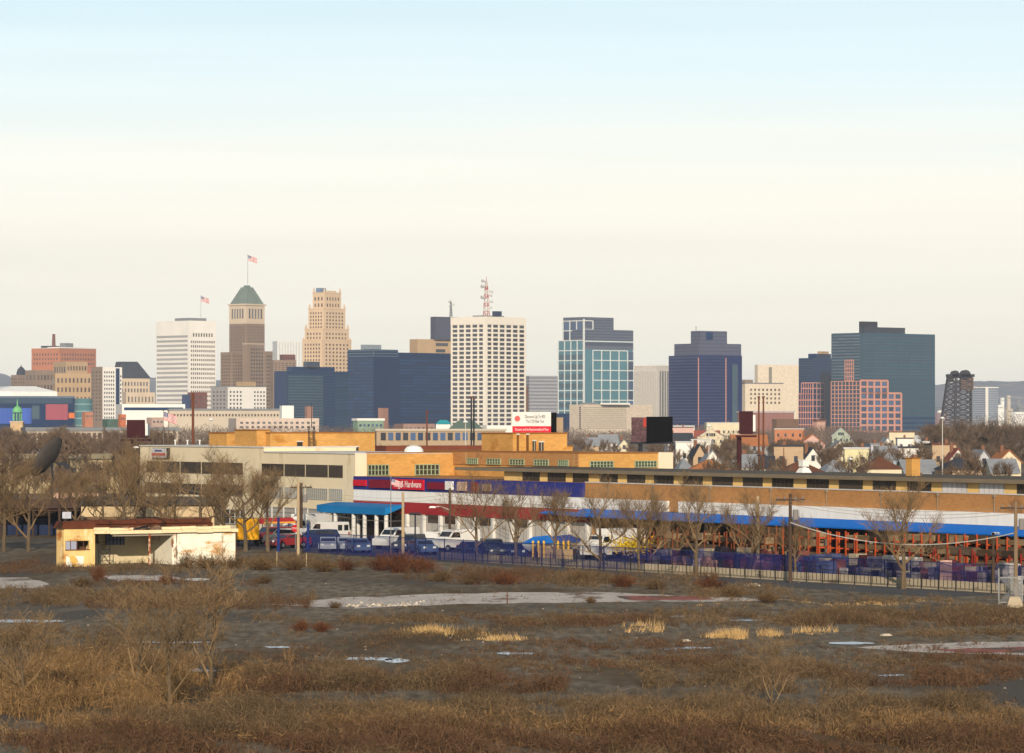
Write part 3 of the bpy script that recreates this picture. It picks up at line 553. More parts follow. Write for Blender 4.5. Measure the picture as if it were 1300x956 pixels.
# right group
simple('office_building', 'big plain beige block behind the white ornate building', 3500, 958, 962, 1060, 463, M('plain_beige', (206, 190, 168)), 25, roof=None)
simple('office_building', 'tall cream wall of a block left of the navy tower', 3100, 976, 980, 1030, 466, M('plain_cream', (202, 188, 166)), 15)
simple('church_building', 'small grey domed block right of the indigo tower', 3600, 942, 946, 956, 482, limed, 35)
B = Bldg('civic_building', 'ornate white stone building with arched dark windows right of the indigo tower', 2900, 936, 946, 994, 28, cat='building')
t = B.tier(936, 946, 994, 487, None, M('ornate_white', (212, 198, 176))); B.win(t, 'R', .1, .95, 492, 514, 8, 4, .4, .5, winb); B.cap(t, rgrey, .4, .8); B.done()
simple('commercial_building', 'low brick block with pinkish metal roof right of the indigo tower', 2500, 936, 945, 1008, 524, M('rose_brick', (136, 96, 88)), 20, cap=M('rose_roof', (170, 156, 156)))
simple('commercial_building', 'brown gabled warehouse below the cream wall block', 2300, 980, 986, 1014, 532, dbrick, 30)
B = Bldg('office_tower', 'narrow navy glass tower with pink gridded lower front', 2900, 1014, 1032, 1055.5, 40, cat='office tower')
t = B.tier(1014, 1032, 1055.5, 454.5, None, navy); B.win(t, 'L', 0, 1, 456, 484, 1, 9, 1, .5, slate, 'window_band'); B.tier(1026, 1036, 1055, 449, 454.5, navy, 3, 'penthouse'); B.tier(1038, 1042, 1052, 446, 449.2, tanb, 5, 'rooftop_plant')
B.grid(t, 'L', .2, 1, 486, 500, 5, 2, .8, .5, pinkg, 'pink_grid', .4); B.grid(t, 'L', .0, 1, 500, 547, 6, 6, .8, .5, pinkg, 'pink_grid', .4); B.grid(t, 'R', .0, .6, 486, 500, 3, 2, .8, .6, pinkg, 'pink_grid', .4); B.grid(t, 'R', .0, .6, 500, 547, 3, 6, .8, .6, pinkg, 'pink_grid', .4); B.done()
simple('rooftop_building', 'pinkish low block with a maroon roof in front of the narrow navy tower', 2500, 1033, 1037, 1048, 535, M('pink_block', (188, 148, 130)), 30, cap=rbrick)
B = Bldg('office_tower', 'wide slate glass slab with a stepped pink granite grid at its base', 2800, 1055.5, 1092, 1187, 40, cat='office tower')
t = B.tier(1055.5, 1092, 1187, 422.5, None, M('slate_slab', (40, 72, 90), rough=.25, spec=.3, bands=((50, 66, 80), 3.8, .4, 'Z')))
B.win(t, 'L', 0, 1, 424, 482, 4, 15, 1, .45, M('slab_band', (86, 100, 112), rough=.3, rnd=.2), 'window_band')
B.tier(1090.5, 1096, 1149, 415, 422.6, roofd, 3, 'penthouse'); B.tier(1090.5, 1095, 1114, 408, 415, darkm, 4, 'penthouse'); B.tier(1060, 1062, 1064, 1, 1, None)
B.grid(t, 'L', .48, .78, 457, 483, 4, 5, .8, .5, pinkg, 'pink_grid', .5); B.grid(t, 'L', .0, 1, 484, 547, 8, 12, .7, .5, pinkg, 'pink_grid', .5)
B.grid(t, 'R', .0, .36, 483, 499, 4, 2, 1.5, 1.5, pinkg, 'pink_grid', .7); B.grid(t, 'R', .0, .54, 499, 548, 6, 6, 1.5, 1.5, pinkg, 'pink_grid', .7)
B.win(t, 'R', 0, .54, 499, 548, 6, 6, .66, .66, bwin); B.win(t, 'R', 0, .36, 483, 499, 4, 2, .66, .66, bwin); B.win(t, 'R', .56, 1, 528, 546, 5, 3, 1, .5, navy, 'window_band'); B.win(t, 'R', .03, .97, 426, 480, 6, 14, .96, .35, M('slab_pane', (56, 82, 96), rough=.2, rnd=.16, spec=.3), 'window_band'); B.done()
B = Bldg('apartment_tower', 'grey blue apartment slab with a white vertical stripe beside the steel bridge tower', 3300, 1228, 1251, 1267, 50, cat='apartment tower')
t = B.tier(1228, 1251, 1267, 492.5, None, M('apt_grey', (118, 128, 142))); lb_ = M('apt_band', (156, 160, 164)); B.win(t, 'L', 0, .96, 494, 545, 1, 18, 1, .35, lb_, 'balcony_band'); B.win(t, 'R', .2, 1, 494, 545, 1, 18, 1, .35, lb_, 'balcony_band')
x0, x1, y0, y1, _, z1, D = t; MB().box(x1 - .5, x1 + .5, y0, y0 + 3.4, 0, z1 + .5).build('white_stripe', concw, B.e); B.cap(t, concw, .4, .9); B.tier(1240, 1245, 1252, 490, 492, rgrey, 4, 'rooftop_plant'); B.done()
simple('office_building', 'mauve brick low block between the slate slab and steel tower', 3300, 1184, 1190, 1204, 524, M('mauve', (140, 120, 122)), 35)
# steel lift bridge tower
e = empty('bridge_tower', (wx(1216, 2500), 2500, 0), 0, label='dark steel lift bridge tower leaning on one side with its counterweight on top', cat='bridge tower')
D = 2500; X = lambda px: (px - 1216) / FP * D; Z = lambda y: wz(y, D); m = MB(); rr = random.Random(4)
for yy in (0, 9):
    for k in range(13):
        f = k / 12; y0_ = 556 - (556 - 478) * f; f2 = (k + 1) / 12; y1_ = 556 - (556 - 478) * f2
        la = X(1193 + 11.5 * f); ra = X(1233.5); lb = X(1193 + 11.5 * f2); ma = X(1216 - 3 + 2 * f); mb_ = X(1216 - 3 + 2 * f2)
        if k < 12:
            for (p, q) in ((la, lb), (ra, ra), (ma, mb_)): m.tube((p, yy, Z(y0_)), (q, yy, Z(y1_)), .62, .62, 4)
            m.tube((la, yy, Z(y0_)), (mb_, yy, Z(y1_)), .4, .4, 4); m.tube((ma, yy, Z(y0_)), (lb, yy, Z(y1_)), .35, .35, 4); m.tube((ma, yy, Z(y0_)), (ra, yy, Z(y1_)), .45, .45, 4); m.tube((ra, yy, Z(y0_)), (mb_, yy, Z(y1_)), .38, .38, 4)
            m.tube((la, 0, Z(y0_)), (lb, 9, Z(y1_)), .35, .35, 4); m.tube((ra, 0, Z(y0_)), (ra, 9, Z(y1_)), .4, .4, 4)
        m.tube((la, yy, Z(y0_)), (ra, yy, Z(y0_)), .42, .42, 4)
m.build('steel_frame', M('bridge_steel', (62, 58, 62), var=.3, sc3=(.3, .3, .3)), e)
m = MB().box(X(1203), X(1237), -1.5, 10.5, Z(478.5), Z(475)); m.build('top_girder', darkm, e)
MB().lathe([(3.4, -6), (3.4, 6)], 16).build('sheave', darkm, e, (X(1226), 4.5, Z(475.8))).rotation_euler = (R(90), 0, 0)
MB().lathe([(2.6, -6), (2.6, 6)], 16).build('sheave', darkm, e, (X(1213), 4.5, Z(475))).rotation_euler = (R(90), 0, 0)
MB().box(X(1220), X(1236), 0, 9, Z(495), Z(479)).build('counterweight', M('counterweight', (104, 82, 72), var=.25, sc3=(.2, .2, .2)), e)
MB().box(X(1204), X(1211), 1, 8, Z(484), Z(478)).build('machine_house', darkm, e)
# ------------------------------------------------ houses between the store and downtown
HM = {}
HC = {'white': (218, 212, 202), 'cream': (206, 192, 162), 'yellow': (206, 196, 154), 'tan': (176, 150, 120), 'pale grey': (178, 180, 182), 'grey blue': (146, 156, 168), 'orange brick': (176, 116, 80), 'brown brick': (124, 86, 66), 'pink': (196, 160, 148), 'pale green': (160, 170, 150), 'grey': (140, 138, 136), 'dusty red': (140, 78, 66)}
RC = {'brown': (104, 66, 48), 'dark grey': (58, 60, 66), 'grey': (136, 138, 140), 'rust orange': (170, 108, 66), 'black': (40, 40, 44), 'red': (140, 72, 56), 'pale': (190, 190, 188)}
def hm(c): return M('wall_' + c.replace(' ', '_'), HC[c], var=.07, sc3=(.3, .3, .3), fine=(.07, (.2, .2, 4)))
def rm(c): return M('roofing_' + c.replace(' ', '_'), RC[c], var=.15, sc3=(.4, .4, .4))
def house(px0, px1, yt, D, wc, rc, kind, label, rz=None, dep=9, eave=.62, group='houses behind the long store'):
    """kind: gable (gable end to the viewer), side (ridge across), hip, flat"""
    wd = (px1 - px0) / FP * D; zt = wz(yt, D); cx = wx((px0 + px1) / 2, D)
    e = empty('house' if kind != 'flat' else 'row_house', (cx, D + dep / 2, 0), R(rng.uniform(-7, 7)) if rz is None else rz, label=label, cat='house', group=group)
    h = wd / 2; d = dep / 2; ze = zt * eave if kind != 'flat' else zt
    if kind == 'hip': ze = max(zt - 2.2, zt * .6)
    m = MB()
    if kind == 'gable': m.add([(-h, -d, 0), (h, -d, 0), (h, -d, ze), (0, -d, zt - .15), (-h, -d, ze), (-h, d, 0), (h, d, 0), (h, d, ze), (0, d, zt - .15), (-h, d, ze)], [(0, 1, 2, 3, 4), (9, 8, 7, 6, 5), (1, 6, 7, 2), (5, 0, 4, 9)])
    elif kind == 'side': m.add([(-h, -d, 0), (-h, -d, ze), (-h, 0, zt - .15), (-h, d, ze), (-h, d, 0), (h, -d, 0), (h, -d, ze), (h, 0, zt - .15), (h, d, ze), (h, d, 0)], [(0, 1, 2, 3, 4), (9, 8, 7, 6, 5), (0, 5, 6, 1), (4, 3, 8, 9)])
    else: m.box(-h, h, -d, d, 0, ze)
    m.build('wall', hm(wc), e)
    r = MB(); o = .35
    if kind == 'gable':
        for s in (-1, 1): r.add([(s * (h + o), -d - o, ze - .25), (0, -d - o, zt), (0, d + o, zt), (s * (h + o), d + o, ze - .25), (s * (h + o), -d - o, ze - .03), (0, -d - o, zt + .2), (0, d + o, zt + .2), (s * (h + o), d + o, ze - .03)], [(0, 1, 2, 3), (7, 6, 5, 4), (0, 4, 5, 1), (2, 6, 7, 3), (3, 7, 4, 0)])
    elif kind == 'side': r.xprism([(-d - o, ze - .25), (0, zt), (d + o, ze - .25), (d + o, ze - .03), (0, zt + .2), (-d - o, ze - .03)], -h - o, h + o)
    elif kind == 'hip': q = max(.1, h - d); r.frus((-h - o, h + o, -d - o, d + o), ze, (-q, q, -.1, .1), zt)
    else: r.box(-h - .2, h + .2, -d - .2, d + .2, zt + .01, zt + .35)
    ro = r.build('roof', rm(rc), e)
    if kind != 'hip' and rng.random() < .7:
        cxx = rng.uniform(-.6, .6) * h; MB().box(cxx - .35, cxx + .35, .5, 1.2, ze, zt + (1.1 if kind != 'flat' else 1.3)).build('chimney', hm('brown brick'), ro)
    nw = max(1, int(wd / 2.6)); fl = [1.6, 4.3] if ze > 5 or kind == 'gable' else [1.7]
    if zt > 9: fl.append(7.2)
    rects = []
    for z in fl:
        for i in range(nw):
            xx = -h + wd * (i + .5) / nw
            if kind == 'gable' and z > ze - .6: xx *= .35
            if z + .7 < zt: rects.append((xx, -d - .04, z, .85, .12, 1.35, wind))
    winfill(e, rects); return e
rng = random.Random(5)
LM = [(840, 'beyond the black V billboard'), (880, 'below the indigo tower'), (936, 'right of the indigo tower base'), (962, 'beside the twin rusty stacks'), (1014, 'below the plain cream block'), (1056, 'below the narrow navy tower'), (1100, 'under the pink granite grid'), (1145, 'under the right half of the pink grid'), (1190, 'below the slate glass slab'), (1236, 'below the steel bridge tower'), (1275, 'below the grey blue apartment slab'), (1400, 'by the right edge of the view')]
def near_lm(px):
    for q, s in LM:
        if px < q: return s
    return LM[-1][1]
HS = [ # px0 px1 ytop D wall roof kind label
 (873, 930, 583, 640, 'tan', 'rust orange', 'hip', 'wide low building with orange brown hipped roof behind the store, by a thin mast'),
 (861, 878, 582, 645, 'white', 'grey', 'hip', 'small white house with pale grey hipped roof, left of the orange brown hip'),
 (990, 1046, 585, 640, 'tan', 'brown', 'hip', 'low building with wide dark brown hipped roof beside the white roof ventilator'),
 (1046, 1076, 584, 650, 'tan', 'grey', 'hip', 'low house with wide grey hipped roof between two brown hips'),
 (1096, 1143, 580, 640, 'cream', 'brown', 'hip', 'cream low building with broad red brown hipped roof left of the brick chimney'),
 (1146, 1188, 585, 650, 'cream', 'grey', 'side', 'low cream house with a plain grey roof behind the brick chimney'),
 (1197, 1243, 581, 640, 'tan', 'dark grey', 'hip', 'low building with broad charcoal hipped roof right of the brick chimney'),
 (1258, 1292, 584, 650, 'cream', 'grey', 'side', 'cream low house with wide pale grey roof near the far right tree'),
 (985, 1022, 567, 820, 'tan', 'dark grey', 'flat', 'pinkish tan brick flat roofed row house below the plain cream block'),
 (1022, 1042, 569, 840, 'white', 'dark grey', 'gable', 'white gabled house with two dark windows right of the tan flat roofed one'),
 (1074, 1105, 570, 800, 'yellow', 'pale', 'flat', 'pale yellow flat roofed house under the pink grid'),
 (1104, 1118, 565, 860, 'pale grey', 'grey', 'flat', 'narrow pale grey row house joined to the yellow one'),
 (1113, 1143, 567, 820, 'grey blue', 'grey', 'side', 'grey blue clapboard house right of the yellow flat roofed house'),
 (1144, 1176, 569, 780, 'white', 'dark grey', 'flat', 'bright white flat roofed house with a dark parapet below the slate slab'),
 (1172, 1181, 562, 900, 'pale grey', 'pale', 'flat', 'tall narrow grey row house next to the bright white one'),
 (1181, 1212, 565, 820, 'tan', 'brown', 'flat', 'tan row house with heavy brown cornice below the steel tower'),
 (1204, 1229, 570, 760, 'white', 'red', 'gable', 'white gabled house with red roof edge right of the brown corniced one'),
 (1236, 1257, 572, 770, 'pale grey', 'grey', 'gable', 'pale grey steep gabled house near the grey blue slab'),
 (1264, 1294, 572, 760, 'cream', 'rust orange', 'gable', 'cream house with a broad orange brown gable at the right edge'),
 (941, 964, 578, 720, 'white', 'grey', 'side', 'long white house behind the rusty twin stacks'),
 (966, 984, 580, 720, 'white', 'dark grey', 'side', 'small white house right of the rusty twin stacks'),
 (893, 914, 572, 760, 'white', 'grey', 'gable', 'white gabled house behind the orange brown hipped roof'),
 (878, 895, 565, 800, 'tan', 'dark grey', 'gable', 'brown steep gabled house below the indigo tower'),
 (858, 880, 562, 900, 'white', 'pale', 'flat', 'white flat roofed row house right of the black billboard'),
 (880, 905, 559, 1050, 'white', 'pale', 'flat', 'longer white row house behind the brown steep gable'),
 (985, 1022, 545, 1500, 'orange brick', 'pale', 'flat', 'bright orange brick block rising over the bare trees'),
 (896, 940, 537, 2000, 'cream', 'pale', 'flat', 'cream apartment building with small windows in front of the indigo tower'),
 (855, 882, 541, 2000, 'white', 'pale', 'flat', 'white low block at the left foot of the indigo tower'),
 (872, 914, 547, 1750, 'dusty red', 'red', 'side', 'long low shed with a dusty red roof before the indigo tower'),
 (1130, 1162, 549, 1500, 'cream', 'tan' if 0 else 'brown', 'flat', 'cream two storey block just under the slate glass slab'),
 (1214, 1250, 553, 1500, 'brown brick', 'brown', 'flat', 'brown brick block at the edge of the dark tree mass'),
 (1140, 1160, 557, 1250, 'white', 'dark grey', 'flat', 'white row house behind the grey blue clapboard house'),
 (1118, 1134, 556, 1200, 'white', 'grey', 'gable', 'small white gabled house standing before the pink grid corner'),
 (1055, 1076, 560, 1150, 'cream', 'grey', 'gable', 'cream gabled house left of the yellow flat roofed one'),
 (1076, 1090, 558, 1150, 'pale green', 'grey', 'gable', 'pale green gabled house behind the yellow flat roofed one'),
 (1163, 1183, 554, 1300, 'pale grey', 'pale', 'flat', 'pale grey row house behind the bright white one'),
 (760, 784, 552, 1300, 'white', 'grey', 'side', 'white low house seen left of the black billboard leg'),
 (784, 800, 558, 1200, 'cream', 'grey', 'gable', 'cream gabled house just left of the black billboard'),
 (740, 762, 556, 1250, 'tan', 'grey', 'side', 'tan low house right of the brick penthouse'),
 (95, 107, 566, 900, 'white', 'grey', 'gable', 'small white gabled house with one dark window above the satellite dish'),
 (40, 60, 569, 950, 'white', 'pale', 'side', 'small white house left of the satellite dish top'),
 (62, 84, 567, 1000, 'tan', 'pale', 'flat', 'tan flat roofed house behind the satellite dish'),
 (112, 124, 567, 1000, 'pale grey', 'grey', 'side', 'pale grey low house right of the small white gabled one'),
 (0, 24, 560, 1300, 'cream', 'brown', 'side', 'cream house at the far left edge in the bare trees'),
]
for h in HS: house(*h)
used = [(h[0], h[1], h[3]) for h in HS]; lab = set(h[7] for h in HS)
adj = {'gable': 'gabled house', 'side': 'long roofed house', 'hip': 'hip roofed house', 'flat': 'flat roofed row house'}
rows = [('in the first row behind the store', 700, 860, 7.0), ('in the second row of houses', 900, 1040, 8.0), ('in the middle rows of houses', 1060, 1180, 8.4), ('in the middle far rows of houses', 1240, 1380, 8.6), ('in the far rows under the towers', 1400, 1700, 9.4), ('in the last rows at the foot of the towers', 1750, 2300, 10)]
for (rl, d0, d1, hh) in rows:
    px = 846
    while px < 1310:
        D = rng.uniform(d0, d1); wd = rng.uniform(7, 13); wpx = wd * FP / D
        if not any(px < u[1] and px + wpx > u[0] and abs(D - u[2]) < 130 for u in used):
            wc = rng.choice(['white', 'white', 'cream', 'white', 'cream', 'pale grey', 'tan', 'pale grey', 'grey blue', 'pink', 'pale green', 'grey', 'brown brick', 'yellow', 'dusty red']); rc = rng.choice(list(RC)); kd = rng.choice(['gable', 'side', 'flat', 'flat', 'gable'])
            lb = f'{wc} {adj[kd]}, {rc} roof, {near_lm(px + wpx / 2)}, {rl}'
            if lb in lab: wc, rc = rng.choice(list(HC)), rng.choice(list(RC)); lb = f'{wc} {adj[kd]}, {rc} roof, {near_lm(px + wpx / 2)}, {rl}'
            if len(lb.split()) > 16: lb = f'{wc} {adj[kd]} {near_lm(px + wpx / 2)}, {rl}'
            if lb not in lab and len(lb.split()) <= 16:
                lab.add(lb); house(px, px + wpx, HY + (CAMZ - hh * rng.uniform(.8, 1.15)) * FP / D, D, wc, rc, kd, lb, dep=rng.uniform(8, 13)); used.append((px, px + wpx, D))
        px += wpx * rng.uniform(.8, 1.2)
# white roofed far suburb below the right hills
k = 0
for px, yt, D, wdt in [(1240, 512, 5200, 8), (1250, 517, 4800, 9), (1262, 514, 5000, 12), (1276, 519, 4600, 10), (1290, 515, 4900, 12), (1284, 523, 4300, 16), (1238, 525, 4200, 9), (1256, 527, 4000, 10), (1270, 505, 6500, 5), (1278, 502, 6600, 5), (1290, 508, 6300, 6), (1182 + 8, 521, 4500, 7)]:
    k += 1; simple('suburban_block', 'pale distant block among the trees under the hazy ridge', D, px, px + wdt * .3, px + wdt, yt, [white, conc, rgrey][k % 3], 30, None, (3, 1), winm, ywin=(yt + 2, yt + 5))
    bpy.data.objects[-1]; COL.objects
for o in list(COL.objects):
    if o.name.startswith('suburban_block') and not o.parent: o['group'] = 'pale suburban blocks under the ridge'
# long transit hall in the middle, with tents
e = empty('transit_hall', (wx(560, 1050), 1050, 0), R(4), label='long beige hall with blue windows behind the brick penthouses', cat='building')
D = 1050; x0, x1 = (478 - 560) / FP * D, (642 - 560) / FP * D
MB().box(x0, x1, 0, 14, 0, wz(547, D)).build('wall', M('hall_tan', (164, 142, 116), var=.1), e); MB().box(x0 - .4, x1 + .4, -.4, 14.4, wz(547, D) + .01, wz(544.5, D)).build('roof', conc, e)
winfill(e, [(x0 + 2 + i * (x1 - x0 - 3) / 16, -.1, wz(554, D), 1.5, .4, 2.2, bwin if i % 3 else wind) for i in range(17)])
def tent(px0, px1, yt, ye, D, c, label):
    wd = (px1 - px0) / FP * D; e = empty('tent', (wx((px0 + px1) / 2, D), D, 0), 0, label=label, cat='tent'); zt, ze = wz(yt, D), wz(ye, D)
    MB().frus((-wd / 2, wd / 2, -8, 8), ze, (-wd * .22, wd * .22, -.2, .2), zt).build('roof', M(c[0], c[1]), e); MB().box(-wd / 2 + .3, wd / 2 - .3, -7.7, 7.7, 0, ze).build('wall', concw, e)
tent(553, 573, 533, 538.5, 1500, ('tent_teal', (44, 160, 164)), 'white tent with bright turquoise roof before the gridded tower'); tent(569, 614, 534, 545, 1450, ('tent_green', (92, 108, 96)), 'large grey green tent shaped roof before the gridded tower')
simple('warehouse_building', 'pinkish brown low warehouse below the dark glass slab', 1700, 500, 512, 552, 538, M('pinkbrown', (146, 116, 104)), 20, None, (7, 1), winm, ywin=(541, 546))
simple('warehouse_building', 'white low warehouse with skylights before the gridded tower', 1900, 612, 618, 655, 540, concw, 20)
simple('brick_wall', 'long low red brown brick wall behind the yellow brick building', 520, 476, 490, 637, 566, M('redbrown', (116, 62, 44), var=.2), 22)

# ------------------------------------------------ the trees behind and between the houses
wood = MB(); rw = random.Random(9)
def woodmass(name, regions, mat, n, kind='stuff', seed=1, sz=.55):
    rs = np.random.RandomState(seed); V = []; 
    for (px0, px1, d0, d1, h, frac) in regions:
        m = int(n * frac); D = rs.uniform(d0, d1, m); px = rs.uniform(px0, px1, m); X = (px - CXP) / FP * D
        lump = .62 + .38 * np.sin(X * .11 + D * .013) * np.sin(X * .043 + 1.7 + D * .021); hh = h * np.clip(lump + rs.uniform(-.12, .16, m), .25, 1.15); z = hh * (1 - rs.rand(m) ** 1.7 * .9)
        c = np.stack([X, D, z], 1); d1_ = rs.normal(0, 1, (m, 3)); d1_[:, 2] = np.abs(d1_[:, 2]) * 1.5 + .4; d1_ /= np.linalg.norm(d1_, axis=1)[:, None]
        s = np.cross(d1_, rs.normal(0, 1, (m, 3))); s /= np.linalg.norm(s, axis=1)[:, None]
        L_ = (sz * rs.uniform(1.2, 3.0, m) * (D / 1800))[:, None]; W_ = (sz * rs.uniform(.12, .3, m) * (D / 1800))[:, None]
        V.append(np.stack([c - s * W_, c + s * W_, c + d1_ * L_], 1))
    V = np.concatenate(V); return np_tris(name, V, mat, kind)
def np_tris(name, V, mat, kind=None):
    k = V.shape[1]; n = len(V); me = bpy.data.meshes.new(name); me.vertices.add(n * k); me.vertices.foreach_set('co', V.reshape(-1).astype(np.float32))
    me.loops.add(n * k); me.loops.foreach_set('vertex_index', np.arange(n * k, dtype=np.int32)); me.polygons.add(n)
    me.polygons.foreach_set('loop_start', np.arange(0, n * k, k, dtype=np.int32)); me.polygons.foreach_set('loop_total', np.full(n, k, dtype=np.int32))
    me.materials.append(mat); me.update(calc_edges=True); me.validate()
    o = bpy.data.objects.new(name, me); COL.objects.link(o)
    if kind: o['kind'] = kind
    return o
woodm = M('far_wood', (102, 86, 74), rough=1, var=.3, sc3=(.02, .02, .02), spec=.05, island=.3)
woodmass('distant_wood', [(-60, 520, 1300, 2300, 10, .42), (500, 860, 1700, 2500, 8, .16), (850, 1330, 1500, 2600, 9.5, .34), (1190, 1340, 1250, 1500, 14, .08)], woodm, 150000)
woodmass('distant_wood', [(-200, 1500, 3600, 6800, 10, 1)], woodm, 50000, seed=3, sz=.7)
rt = random.Random(12)
def free(px, D): return not any(u[0] - 2 < px < u[1] + 2 and -4 < D - u[2] < 14 for u in used)
n = 0
def scatter(cnt, px0, px1, d0, d1, h0, h1, label, group, meshes=FAR, base=9.0, wid=(.9, 1.3)):
    for _ in range(cnt):
        for _t in range(20):
            D = rt.uniform(d0, d1); px = rt.uniform(px0, px1)
            if free(px, D): break
        t = tree(rt.choice(meshes), wx(px, D), D, rt.uniform(h0, h1), base, rt.uniform(0, 6.28), rt.uniform(*wid), label=label, cat='tree', group=group)
scatter(95, 850, 1320, 670, 1300, 5.0, 7.6, 'leafless brown tree growing among the houses behind the long store', 'bare trees among the houses')
scatter(66, -30, 215, 620, 1250, 7, 10.5, 'leafless brown tree in the wooded belt left, behind the satellite dish', 'bare trees of the left wooded belt')
scatter(50, 200, 480, 560, 1250, 6, 8.8, 'leafless brown tree in the belt behind the yellow brick penthouses', 'bare trees behind the penthouses')
scatter(16, 475, 640, 900, 1040, 4.5, 6, 'small leafless tree in front of the long beige hall', 'bare trees by the long hall')
scatter(14, 730, 870, 700, 1250, 5, 8, 'leafless tree behind the yellow brick block near the black billboard', 'bare trees near the black billboard')
scatter(22, 1185, 1330, 1000, 1250, 9, 12.5, 'leafless tall tree in the dark mass right, under the blue slab', 'bare trees of the right dark mass', wid=(1.0, 1.4))

# ------------------------------------------------ store complex; local frame: x away from the facade, y along it to the far left
OX, OY = -17.3, 390.0; TH = R(30); CT, ST = math.cos(TH), math.sin(TH)
def SY(px, c):          # along the plane x=c, the y (and distance) seen at column px
    k = kx(px); y = (OX + CT * c - k * (OY + ST * c)) / (ST + CT * k); return y, OY + ST * c + CT * y
def SX(px, yc):
    k = kx(px); x = (k * (OY + CT * yc) - OX + ST * yc) / (CT - ST * k); return x, OY + ST * x + CT * yc
def W(x, y): return OX + CT * x - ST * y, OY + ST * x + CT * y
ybrick = M('yellow_brick', (196, 146, 80), var=.12, sc3=(.35, .35, .8), fine=(.12, (1.5, 1.5, 7)), stain=[((170, 116, 52), .58, (.3, .3, .6), .1)])
bbrick = M('tan_facade_brick', (178, 128, 78), var=.12, sc3=(.25, .25, .5), fine=(.12, (1.5, 1.5, 7)), stain=[((142, 102, 68), .56, (.3, .3, .3), .12), ((196, 158, 112), .62, (.9, .9, .12), .1)])  # duller, browner copy of the yellow brick for faces turned left
tanp = M('tan_panel', (224, 206, 172), var=.06, sc3=(.2, .2, .1), stain=[((178, 156, 122), .6, (.3, .3, .1), .15)]); creamp = M('cream_panel', (226, 206, 176), var=.05)
sblue = M('sign_blue', (44, 52, 122), var=.1, sc3=(.3, .3, .3)); swhite = M('band_white', (236, 231, 222), var=.06, sc3=(.1, .1, .1), fine=(.05, (.1, 2.2, .1))); sred = M('band_red', (158, 44, 48), var=.1); signred = M('sign_red', (196, 30, 50)); signmar = M('sign_maroon', (120, 28, 46)); cblue = M('canopy_blue', (20, 104, 190), var=.08, rough=.6); tblue = M('awning_blue', (18, 112, 170), var=.1, rough=.6)
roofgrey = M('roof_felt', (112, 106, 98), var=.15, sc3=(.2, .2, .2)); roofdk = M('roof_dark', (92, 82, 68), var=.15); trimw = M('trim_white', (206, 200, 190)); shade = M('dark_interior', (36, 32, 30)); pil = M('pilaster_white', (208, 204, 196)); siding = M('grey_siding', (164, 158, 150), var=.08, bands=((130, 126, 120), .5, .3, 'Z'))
wgreen = M('mullion_green', (146, 160, 128)); mull = M('mullion_pale', (176, 170, 158)); mulld = M('mullion_dark', (74, 64, 52))
def mwindow(e, fx, y0, y1, z0, z1, mat, nm, axis='y', mm=None, t=.14):
    """window set in a wall: pane, frame with mullions, sill. axis y: in plane x=fx, facing -x; axis x: in plane y=fx, facing -y"""
    def bx(m, a0, a1, d0, d1, za, zb):
        if axis == 'y': m.box(fx - d1, fx - d0, a0, a1, za, zb)
        else: m.box(a0, a1, fx - d1, fx - d0, za, zb)
    m = MB(); bx(m, y0, y1, -.02, .04, z0, z1); p = m.build('window', mat, e)
    m = MB(); bx(m, y0 - .05, y1 + .05, .0, t, z0 - .08, z0); bx(m, y0 - .05, y1 + .05, .0, t, z1, z1 + .08)
    for i in range(nm + 1):
        a = y0 + (y1 - y0) * i / nm; bx(m, a - .05, a + .05, .005, t - .02, z0, z1)
    bx(m, y0, y1, .003, t - .05, (z0 + z1) / 2 - .03, (z0 + z1) / 2 + .03)
    m.build('frame', mm or mull, p)
# tan office building
e = empty('office_building', (*W(0, 0), 0), TH, label='long tan three storey office building with ribbon windows and a small white sign', cat='office building')
yS = SY(335, 0)[0]; yE = SY(178, 0)[0]
MB().box(0, 12, yS, yE, 0, 9.95).box(0, 12, .005, yS - .002, 0, 9.42).build('wall', tanp, e)
MB().box(-.05, 1.38, -.22, 0, 0, 9.42).build('end_wall', creamp, e)
MB().box(-.12, 12.1, yS - .05, yE + .1, 9.95, 10.08).box(-.12, 12.1, -.25, yS - .06, 9.42, 9.55).build('coping', trimw, e)
gl_dark = glass('office_glass', (62, 54, 46), rnd=.3, spec=.4); gl_pale = glass('office_blind', (150, 150, 142), rnd=.2, spec=.3)
for (a, b) in [(187, 203), (205, 228), (230, 255), (257, 281), (283, 308), (333, 360), (362, 387), (389, 416), (418, 435)]:
    ya, yb = SY(b, 0)[0], SY(a, 0)[0]; mwindow(e, 0, ya, yb, 6.85, 8.05, gl_dark, max(4, int((yb - ya) / 1.0)), mm=mulld, t=.08)
    ground_mat = gl_pale if a > 330 else gl_dark; mwindow(e, 0, ya, yb, 4.3, 5.42, ground_mat, max(5, int((yb - ya) / .45)), mm=mull if a > 330 else mulld, t=.08)
for (a, b) in [(196, 216), (222, 240), (262, 282), (286, 312)]:
    ya, yb = SY(b, 0)[0], SY(a, 0)[0]; mwindow(e, 0, ya, yb, 1.0, 2.6, gl_dark, 4)
ya, yb = SY(446, 0)[0], SY(338, 0)[0]; MB().box(-.25, 0, ya, yb, .1, 3.2).build('siding', siding, e)
for q in range(7): MB().box(-.34, -.25, ya + (yb - ya) * (q + .3) / 7, ya + (yb - ya) * (q + .3) / 7 + .18, .1, 3.2).build('pilaster', pil, e)
o = MB().box(-.35, -.02, SY(216, 0)[0], SY(197, 0)[0], 8.5, 9.75).build('sign_board', darkm, e)
ys0, ys1 = SY(214.5, 0)[0], SY(196, 0)[0]; so = MB().box(-.42, -.35, ys0, ys1, 8.56, 9.7).build('sign_face', M('sign_white', (206, 202, 200)), o)
